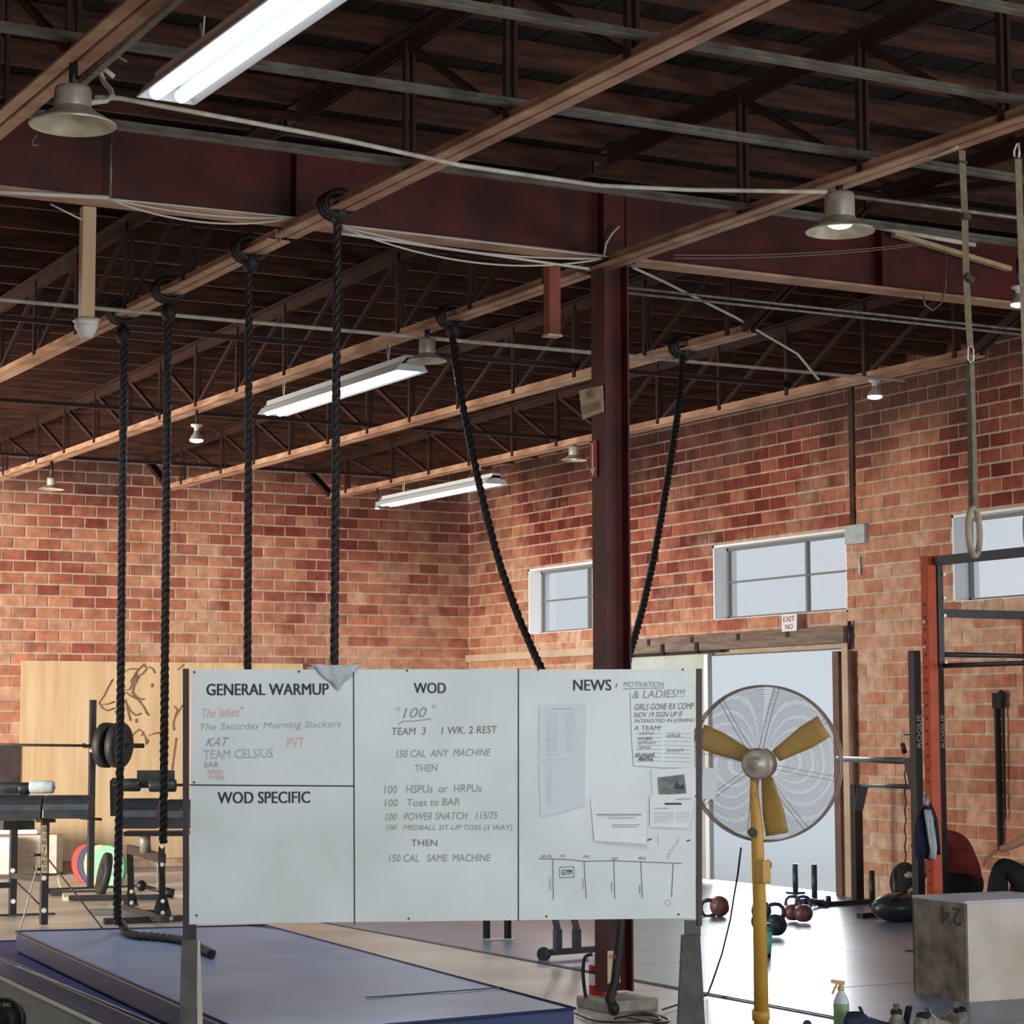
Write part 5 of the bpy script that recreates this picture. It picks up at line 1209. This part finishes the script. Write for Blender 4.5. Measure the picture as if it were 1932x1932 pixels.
skin_mesh('body', slim(nd, ('hip', 'bel', 'chest', 'sho', 'hl', 'hr', 'sl', 'sr', 'kl', 'kr')), chain('hip', 'bel', 'chest', 'sho', 'nk')+chain('hip', 'hl', 'kl', 'al', 'fl')+chain('hip', 'hr', 'kr', 'ar', 'fr')+chain('sho', 'sl', 'el', 'el2', 'wl')+chain('sho', 'sr', 'er', 'wr'), 'tan', ps)
head(seat+Vector((0, 0, .75))-Fr*.05, -Fr-Fd*.2, ps, 'tan')
hand(nd['wl'][0], -Fr+Vector((0, 0, -.55)), Vector((0, 0, -1)), ps, 'tan', ps); hand(nd['wr'][0], -Fr+Vector((0, 0, -.3)), Vector((0, 0, -1)), ps, 'tan', ps)
tr = {'hip': (seat, (.178, .15)), 'hl': (nd['hl'][0], .125), 'kl': (kL-Vector((0, 0, .02)), .088), 'al': (fL_.lerp(kL, .15), .075), 'hr': (nd['hr'][0], .125), 'kr': (kR, .088), 'ar': (fR_.lerp(kR, .15), .075)}
skin_mesh('trousers', tr, chain('hip', 'hl', 'kl', 'al')+chain('hip', 'hr', 'kr', 'ar'), 'blackcloth', ps)
tp = {'bel': (nd['bel'][0], (.165, .135)), 'hip2': (seat+Vector((0, 0, .08)), (.17, .145)), 'chest': (nd['chest'][0], (.19, .14)), 'sho': (nd['sho'][0], (.14, .105)), 'sl': (nd['sl'][0], .078), 'sr': (nd['sr'][0], .078)}
skin_mesh('shirt', tp, chain('chest', 'bel', 'hip2')+chain('chest', 'sho', 'sl')+chain('sho', 'sr'), 'greycloth', ps)
tag(build('bench_box', B().box((seat.x, seat.y, .145), (.5, .5, .27)), 'boxside', loc=(seat.x, seat.y, .012), bevel=.01), 'low wooden box the person in black trousers sits on', 'box')
# ------------------------------------------------------------------ gymnastic rings
def ringset(u0, v0, X, seg, ub, vb, rr_, label, dark=None):
    t = thing('gymnastic_ring', label, 'gymnastic ring', PX(u0, v0, X), 'gymnastic rings')
    D = proj(PX(u0, v0, X))[2]; P = [PD(u, v, D) for u, v in seg]
    def band(name, a, c_, m, w=.032): build(name, B().beam(a, c_, w, .004, up=(FW.x, FW.y, 0)), m, t)
    for i in range(len(P)-1): band('strap', P[i], P[i+1], dark if (dark and i < dark[0]) else 'strap')
    c_ = PD(ub, vb, D); rd = rr_; e = (RT*.42+FW*.9); e.z = 0; e.normalize()
    build('ring', B().tube([c_+e*rd*math.cos(2*PI*k/40)+Vector((0, 0, rd*math.sin(2*PI*k/40))) for k in range(40)], .016, 10, True), 'ringwood', t)
    return t, D, P
t, D, P = ringset(1815, 280, 7.1, [(1815, 284), (1820, 400), (1823, 520), (1827, 600), (1831, 655)], 1838, 1003, .117, 'wooden gymnastic ring on a long tan strap, the fully visible one at right')
build('carabiner', B().tube([PD(u, v, D-.02) for u, v in ((1826, 655), (1833, 652), (1837, 660), (1836, 680), (1831, 684), (1826, 676))], .005, 6, True), 'bolt', t)
for (a, c_, m_) in (((1827, 680), (1832, 960), 'strapd'), ((1834, 680), (1842, 960), 'strap')): build('strap', B().beam(PD(*a, D), PD(*c_, D), .022, .004, up=(FW.x, FW.y, 0)), m_, t)
build('buckle', B().box(PD(1816, 306, D), (.05, .02, .012)).box(PD(1822, 408, D-.02), (.045, .03, .03)).box(PD(1829, 525, D-.02), (.05, .02, .03), Euler((0, .6, 0))), 'strapd', t)
t, D, P = ringset(1921, 262, 7.1, [(1921, 300), (1925, 420), (1931, 560), (1936, 700), (1941, 960)], 1946, 1003, .117, 'second gymnastic ring cut off by the right edge on a dark strap')
build('carabiner', B().tube([PD(u, v, D-.02) for u, v in ((1914, 296), (1913, 285), (1918, 272), (1922, 270), (1923, 285), (1922, 298))], .006, 6), 'bolt', t)
tag(build('chain', B().tube([PX(1754, 297, 7.03), PX(1770, 292, 7.03), PX(1790, 284, 7.03), PX(1806, 277, 7.03)], .008, 6), 'bolt', loc=PX(1754, 297, 7.03)), 'short bright chain lying along the truss above the gymnastic ring', 'chain')
# ------------------------------------------------------------------ left: glute-ham machines, barbell, plates
def cylh(c_, d, r, L_, n=24):
    d = Vector(d).normalized(); return [(0, -L_/2), (r*.9, -L_/2), (r, -L_/2+.012), (r, L_/2-.012), (r*.9, L_/2), (0, L_/2)]
def roller(name, c_, d, r, L_, m, parent): return build(name, B().lathe(cylh(c_, d, r, L_), c_, d, 22), m, parent)
Rh = Fr
def dpad(name, ua, ub, v0, v1, D, parent, depth=.34, tilt=0):
    """half-round thigh pad, axis along the picture's horizontal"""
    a, c_ = PD(ua, v1, D), PD(ub, v1, D); a.z = c_.z = min(a.z, c_.z); h_ = PD((ua+ub)/2, v0, D).z-a.z; n = 12; pts = []
    for k in range(n+1):
        an = PI*k/n; pts.append(a-Fd*(depth/2)*math.cos(an)*-1*(1)+Vector((0, 0, h_*math.sin(an)**.7)))
    return build(name, B().prism([p_ for p_ in pts], c_-a), 'vinyl', parent, bevel=.008)
D1 = 19.5
g1 = thing('glute_ham_machine', 'black glute-ham machine at the left edge with a silver foam roller', 'exercise machine', PZ(60, 1742, 0), 'glute-ham machines')
def L1(u, v, dd=0): return PD(u, v, D1+dd)
dpad('thigh_pad', -4, 84, 1500, 1545, D1-.1, g1); dpad('thigh_pad', 87, 173, 1500, 1543, D1-.1, g1)
roller('foam_roller', L1(12, 1486, .1), Rh, .050, .24, 'vinyl', g1); roller('foam_roller', L1(79, 1485, .1), Rh, .056, .21, 'greycloth', g1)
roller('roller_joint', L1(46, 1488, .1), Rh, .055, .09, 'black', g1); build('roller_axle', B().tube([L1(-20, 1486, .1), L1(104, 1486, .1)], .009, 8), 'black', g1)
b0 = PZ(82, 1745, 0); b1 = PZ(23, 1728, 0)
build('upright', B().box((b0.x, b0.y, L1(82, 1545).z/2), (.062, .062, L1(82, 1545).z-.01)), 'black', g1, bevel=.003)
build('upright', B().box((b1.x, b1.y, L1(23, 1545, .9).z/2), (.062, .062, L1(23, 1545, .9).z-.01)), 'black', g1, bevel=.003)
build('crossbar', B().beam((b0.x, b0.y, PD(80, 1660, 19.4).z), (b1.x, b1.y, PD(28, 1652, 20.4).z), .05, .05), 'black', g1)
build('base_bar', B().beam((b1.x, b1.y, .28), (b1.x-.6, b1.y, .28), .05, .05), 'black', g1); build('base_bar', B().beam(PZ(0, 1727, .02), PZ(104, 1724, .02), .03, .02), 'black', g1)
build('peg', B().tube([PD(56, 1613, 19.4), PD(77, 1613, 19.4)], .012, 8), 'black', g1); build('peg', B().tube([PD(56, 1640, 19.4), PD(77, 1640, 19.4)], .012, 8), 'black', g1)
build('handle_bar', B().tube([L1(150, 1543), L1(192, 1546)], .012, 8), 'black', g1)
build('seat_bracket', B().box(L1(30, 1556, .3), (.28, .2, .08)), 'black', g1); build('seat_bracket', B().box(L1(86, 1548), (.12, .2, .03)), 'black', g1)
for (u, v, d_) in ((85, 1655, 19.35), (85, 1716, 19.35), (26, 1641, 20.3), (27, 1699, 20.3)): build('bolt', B().cyl(PD(u, v, d_)-FW*.04, .022, .02, FW, 10), 'bolt', g1)
t0_, t1_ = PD(82, 1650, 19.35), PD(82, 1557, 19.35)
lp = build('logo_plate', B().prism([PD(78, 1647, 19.33), PD(90, 1647, 19.33), PD(88, 1557, 19.33), PD(78, 1557, 19.33)], -FW*.003), 'strap', g1)
for k, chh in enumerate('SORINEX'):
    v = 1561+k*12.4; u_ = 82.5 if chh == 'I' else 79.5; w2_ = 2 if chh == 'I' else 8.5; a = PD(u_, v+8.5, 19.31); text('lettering', chh, a, PD(u_+w2_, v+8.5, 19.31)-a, PD(u_, v, 19.31)-a, 'ink', lp)
for (pa, pb_, lb) in (((92, 1622), (192, 1750), 'black elastic band stretched from the left machine to the mat'), ((32, 1665), (74, 1706), 'black elastic band crossing between the posts of the left machine'), ((72, 1628), (38, 1755), 'thin grey band hanging from the left machine to the blue mat')):
    tag(build('elastic_band', B().tube([PD(*pa, 19.2), PD(*pb_, 19.0 if 'stretched' not in lb else 16.2)], .007, 6), 'black' if 'black' in lb else 'marker', loc=PD(*pb_, 18)), lb, 'band')
D2_ = 20.0
g2 = thing('glute_ham_machine', 'black glute-ham machine half hidden behind the whiteboard post', 'exercise machine', PZ(300, 1736, 0), 'glute-ham machines')
def L2(u, v, dd=0): return PD(u, v, D2_+dd)
build('foot_plate', B().box(L2(294, 1470, .2), (.34, .02, .16), Euler((0, 0, -YAW))), 'black', g2); build('side_plate', B().prism([L2(208, 1540), L2(226, 1540), L2(226, 1468), L2(212, 1468), L2(207, 1474)], FW*.02), 'black', g2)
roller('foam_roller', L2(247, 1481), Rh, .058, .17, 'vinyl', g2); roller('foam_roller', L2(307, 1482), Rh, .058, .24, 'vinyl', g2); build('roller_axle', B().tube([L2(212, 1481), L2(346, 1481)], .012, 8), 'black', g2)
dpad('thigh_pad', 233, 302, 1506, 1562, D2_-.1, g2); dpad('thigh_pad', 317, 372, 1508, 1562, D2_-.1, g2)
build('pad_bracket', B().box(L2(296, 1572), (.55, .3, .04), Euler((0, 0, -YAW))), 'black', g2)
build('seat_post', B().tube([L2(273, 1570), L2(275, 1608)], .05, 12), 'silver', g2)
zf = PD(305, 1720, 19.9)
u0_ = PZ(307, 1735, 0); u1_ = PZ(248, 1712, 0)
build('upright', B().beam((u0_.x, u0_.y, .02), PD(305, 1600, 19.7), .055, .055), 'black', g2); build('upright', B().beam((u1_.x, u1_.y, .02), PD(245, 1600, 20.8), .06, .06), 'black', g2)
build('crossbar', B().beam(PD(243, 1602, 20.7), PD(308, 1620, 19.7), .05, .08), 'black', g2)
for (a, d_, s_2) in ((u0_, 19.7, 1), (u1_, 20.8, .8)):
    q = Vector((a.x, a.y, 0)); w2 = .19*s_2
    build('gusset', B().prism([q-Rh*w2*.5+Vector((0, 0, .02))-FW*.04, q+Rh*w2*.5+Vector((0, 0, .02))-FW*.04, q+Rh*w2*.2+Vector((0, 0, .22*s_2))-FW*.04, q-Rh*w2*.2+Vector((0, 0, .22*s_2))-FW*.04], FW*-.012), 'black', g2)
for (a, c_) in (((196, 1738), (345, 1732)), ((172, 1720), (300, 1722)), ((130, 1694), (300, 1692)), ((96, 1685), (180, 1684))):
    build('base_bar', B().beam(PZ(a[0], a[1], .03), PZ(c_[0], c_[1], .03), .06, .05), 'black', g2)
build('base_bar', B().beam(PZ(236, 1712, .06), PZ(310, 1736, .06), .06, .05), 'black', g2)
for (u, v) in ((306, 1597), (306, 1631), (307, 1700), (307, 1722), (291, 1734), (323, 1733), (248, 1682), (248, 1703), (271, 1492)): build('bolt', B().cyl(PD(u, v, 19.6), .018, .02, FW, 10), 'bolt', g2)
tag(build('chain', B().tube([PD(298+(k % 2), 1625+k*8, 19.75) for k in range(8)], .014, 6), 'galv', loc=PD(298, 1690, 19.75)), 'short chain beside the upright of the right machine', 'chain')
t = thing('dumbbell', 'black dumbbell lying between the base bars of the right machine', 'dumbbell', PZ(290, 1690, .0))
build('grip', B().tube([PD(270, 1672, 20.2), PD(315, 1684, 20)], .018, 8), 'black', t); build('weight_head', B().ball(PD(267, 1671, 20.2), .05, n=12, m=8), 'black', t); build('weight_head', B().tube([PD(310, 1683, 20), PD(328, 1686, 20)], .045, 12), 'black', t)
# barbell on rack upright with plates
ur = PZ(170, 1683, 0); DU = proj(ur)[2]; ru = thing('squat_stand', 'slim black squat stand upright holding the barbell before the plywood', 'rack', (ur.x, ur.y, 0))
build('upright', B().box((ur.x, ur.y, PD(170, 1320, DU).z/2+.01), (.062, .062, PD(170, 1320, DU).z-.02)), 'black', ru, bevel=.003)
jc = build('j_cup', B().beam(PD(158, 1409, DU-.06), PD(180, 1409, DU-.06), .05, .03).box(PD(158, 1406, DU-.06), (.02, .04, .04)), 'black', ru)
build('pin', B().cyl(PD(172, 1416, DU-.05), .018, .03, FW, 10), 'silver', ru)
build('base_bar', B().beam((ur.x-.5, ur.y, .03), (ur.x+.5, ur.y, .03), .06, .05), 'black', ru)
DBr = DU-.10
bb_ = thing('barbell', 'barbell resting on the black stand in front of the plywood', 'barbell', PD(120, 1406, DBr))
build('bar_shaft', B().tube([PD(-120, 1404, DBr), PD(186, 1407, DBr)], .014, 10), 'iron', bb_); build('bar_sleeve', B().tube([PD(186, 1407, DBr), PD(272, 1407, DBr)], .025, 12), 'iron', bb_)
pcx = PD(211, 1406, DBr); dirb = (PD(272, 1407, DBr)-PD(-120, 1404, DBr)).normalized(); dirp = (dirb*.93-FW*.36).normalized()
Rr = (PD(211, 1363, DBr)-PD(211, 1448, DBr)).length/2
for k, (o_, lb) in enumerate(((-.055, 'inner black bumper plate on the barbell'), (.075, 'outer black bumper plate on the barbell'))):
    pp = pcx+dirb*o_; pl = thing('bumper_plate', lb, 'weight plate', pp, 'black plates on the barbell')
    build('plate_disc', B().lathe([(.03, -.05), (Rr*.9, -.05), (Rr, -.035), (Rr, .035), (Rr*.9, .05), (Rr*.7, .042), (Rr*.3, .042), (.03, .05)], pp, dirp, 40), 'rubber', pl)
# coloured plates leaning behind
def lean(u, v, D, r, m, label, hubm='greycloth', axd=None, z=None):
    c_ = PD(u, v, D); c_.z = r if z is None else z; ax2 = (axd or (-FW-RT*.55)).normalized(); pl = thing('bumper_plate', label, 'weight plate', (c_.x, c_.y, 0), 'coloured bumper plates by the plywood')
    build('plate_disc', B().lathe([(0, -.035), (r*.95, -.035), (r, -.02), (r, .02), (r*.95, .035), (r*.86, .03), (r*.5, .03), (r*.45, .035), (0, .035)], c_, ax2, 40), m, pl)
    build('plate_hub', B().lathe([(0, .036), (r*.43, .036), (r*.43, .04), (.03, .042), (.03, .03), (0, .03)], c_, ax2, 28), hubm, pl)
    build('bore', B().cyl(c_+ax2*.044, .026, .004, ax2, 14), 'ink', pl)
    return c_, ax2, pl
lean(168, 1609, 24.3, .225, 'platered', 'red bumper plate at the back of the leaning row'); lean(180, 1611, 24.15, .228, 'plateblue', 'navy bumper plate behind the yellow one')
lean(192, 1612, 24.0, .228, 'plateyel', 'yellow bumper plate behind the green one')
c_, a2, pl = lean(206, 1613, 23.85, .23, 'plategreen', 'pale green bumper plate at the front of the leaning row')
sd = a2.cross(Vector((0, 0, 1))).normalized(); upv = Vector((0, 0, 1))
if sd.dot(RT) < 0: sd = -sd
for k, chh in enumerate('WORLD'):
    an = math.radians(140-k*25); q = c_+a2*.038+sd*.17*math.cos(an)+upv*.17*math.sin(an); tn = sd*math.sin(an)-upv*math.cos(an); rad = sd*math.cos(an)+upv*math.sin(an)
    text('lettering', chh, q-tn*.016-rad*.014, tn*.034, rad*.03, 'paper', pl)
lean(196, 1650, 22.6, .225, 'rubber', 'black bumper plate leaning in front of the green one', 'iron', (-RT-FW*.35+Vector((0, 0, .25))))
# pale wooden boxes at the left
q = PD(20, 1620, 24.2); t = thing('storage_box', 'pale wooden box behind the left machine', 'box', (q.x, q.y, 0))
def boxat(u0, u1, v0, v1, D, dep, m, parent, name):
    a, c_ = PD(u0, v1, D), PD(u1, v0, D); w_ = abs((c_-a).dot(Rh)); h_ = c_.z-a.z; mid = (a+c_)/2+Fd*dep/2
    return build(name, B().box(mid, (w_, dep, h_), Matrix.Rotation(-YAW, 3, 'Z')), m, parent, bevel=.006)
zq_ = PZ(60, 1652, 0); DD = proj(zq_)[2]
boxat(28, 107, 1575, 1648, DD, .35, 'plyw', t, 'box_body'); boxat(-60, 70, 1566, 1574, DD-.1, .35, 'jamb', t, 'box_lid')
t = thing('storage_box', 'darker pale box cut off by the left edge', 'box', (PD(-20, 1640, DD-.5).x, PD(-20, 1640, DD-.5).y, 0)); boxat(-90, 18, 1580, 1650, DD-.5, .35, 'boxfront', t, 'box_body')
# lifting platform
P = [PZ(108, 1648, .05), PZ(420, 1640, .05), PZ(520, 1682, .05), PZ(120, 1690, .05)]; P2 = [Vector((p_.x, p_.y, 0)) for p_ in P]
tag(build('lifting_platform', B().prism(P2, (0, 0, .035)), 'plyw', loc=P2[0]), 'low plywood lifting platform in front of the plywood boards', 'platform')
# ------------------------------------------------------------------ behind and below the whiteboard
q = PZ(940, 1772, .0)
t = thing('parallette_stand', 'two short black posts on a thin plate below the whiteboard', 'stand', q)
Dq = proj(q)[2]
build('base_plate', B().box(PZ(940, 1772, .02), (.26, .12, .012), Matrix.Rotation(-YAW, 3, 'Z')), 'silver', t)
for u in (918, 958): a = PZ(u, 1770, .025); build('post', B().tube([a, (a.x, a.y, .75)], .030, 12), 'black', t)
q = PZ(1030, 1800, 0); t = thing('rowing_machine', 'grey equipment frame with wheel and two curved posts below the whiteboard', 'exercise machine', q)
a, c_ = PZ(1030, 1797, .07), PZ(1125, 1790, .07); build('rail', B().beam(a, c_, .06, .045), 'steelblue', t)
build('wheel', B().cyl(PZ(1026, 1800, .055)+Vector((0, 0, 0)), .052, .05, Fd, 20), 'black', t)
for u in (1052, 1088):
    a = PZ(u, 1795, .09); build('curved_post', B().beam(a, a+Vector((0, 0, .16)), .05, .05).beam(a+Vector((0, 0, .16)), a+Vector((0, 0, .42))-Rh*.06, .05, .05), 'steelblue', t)
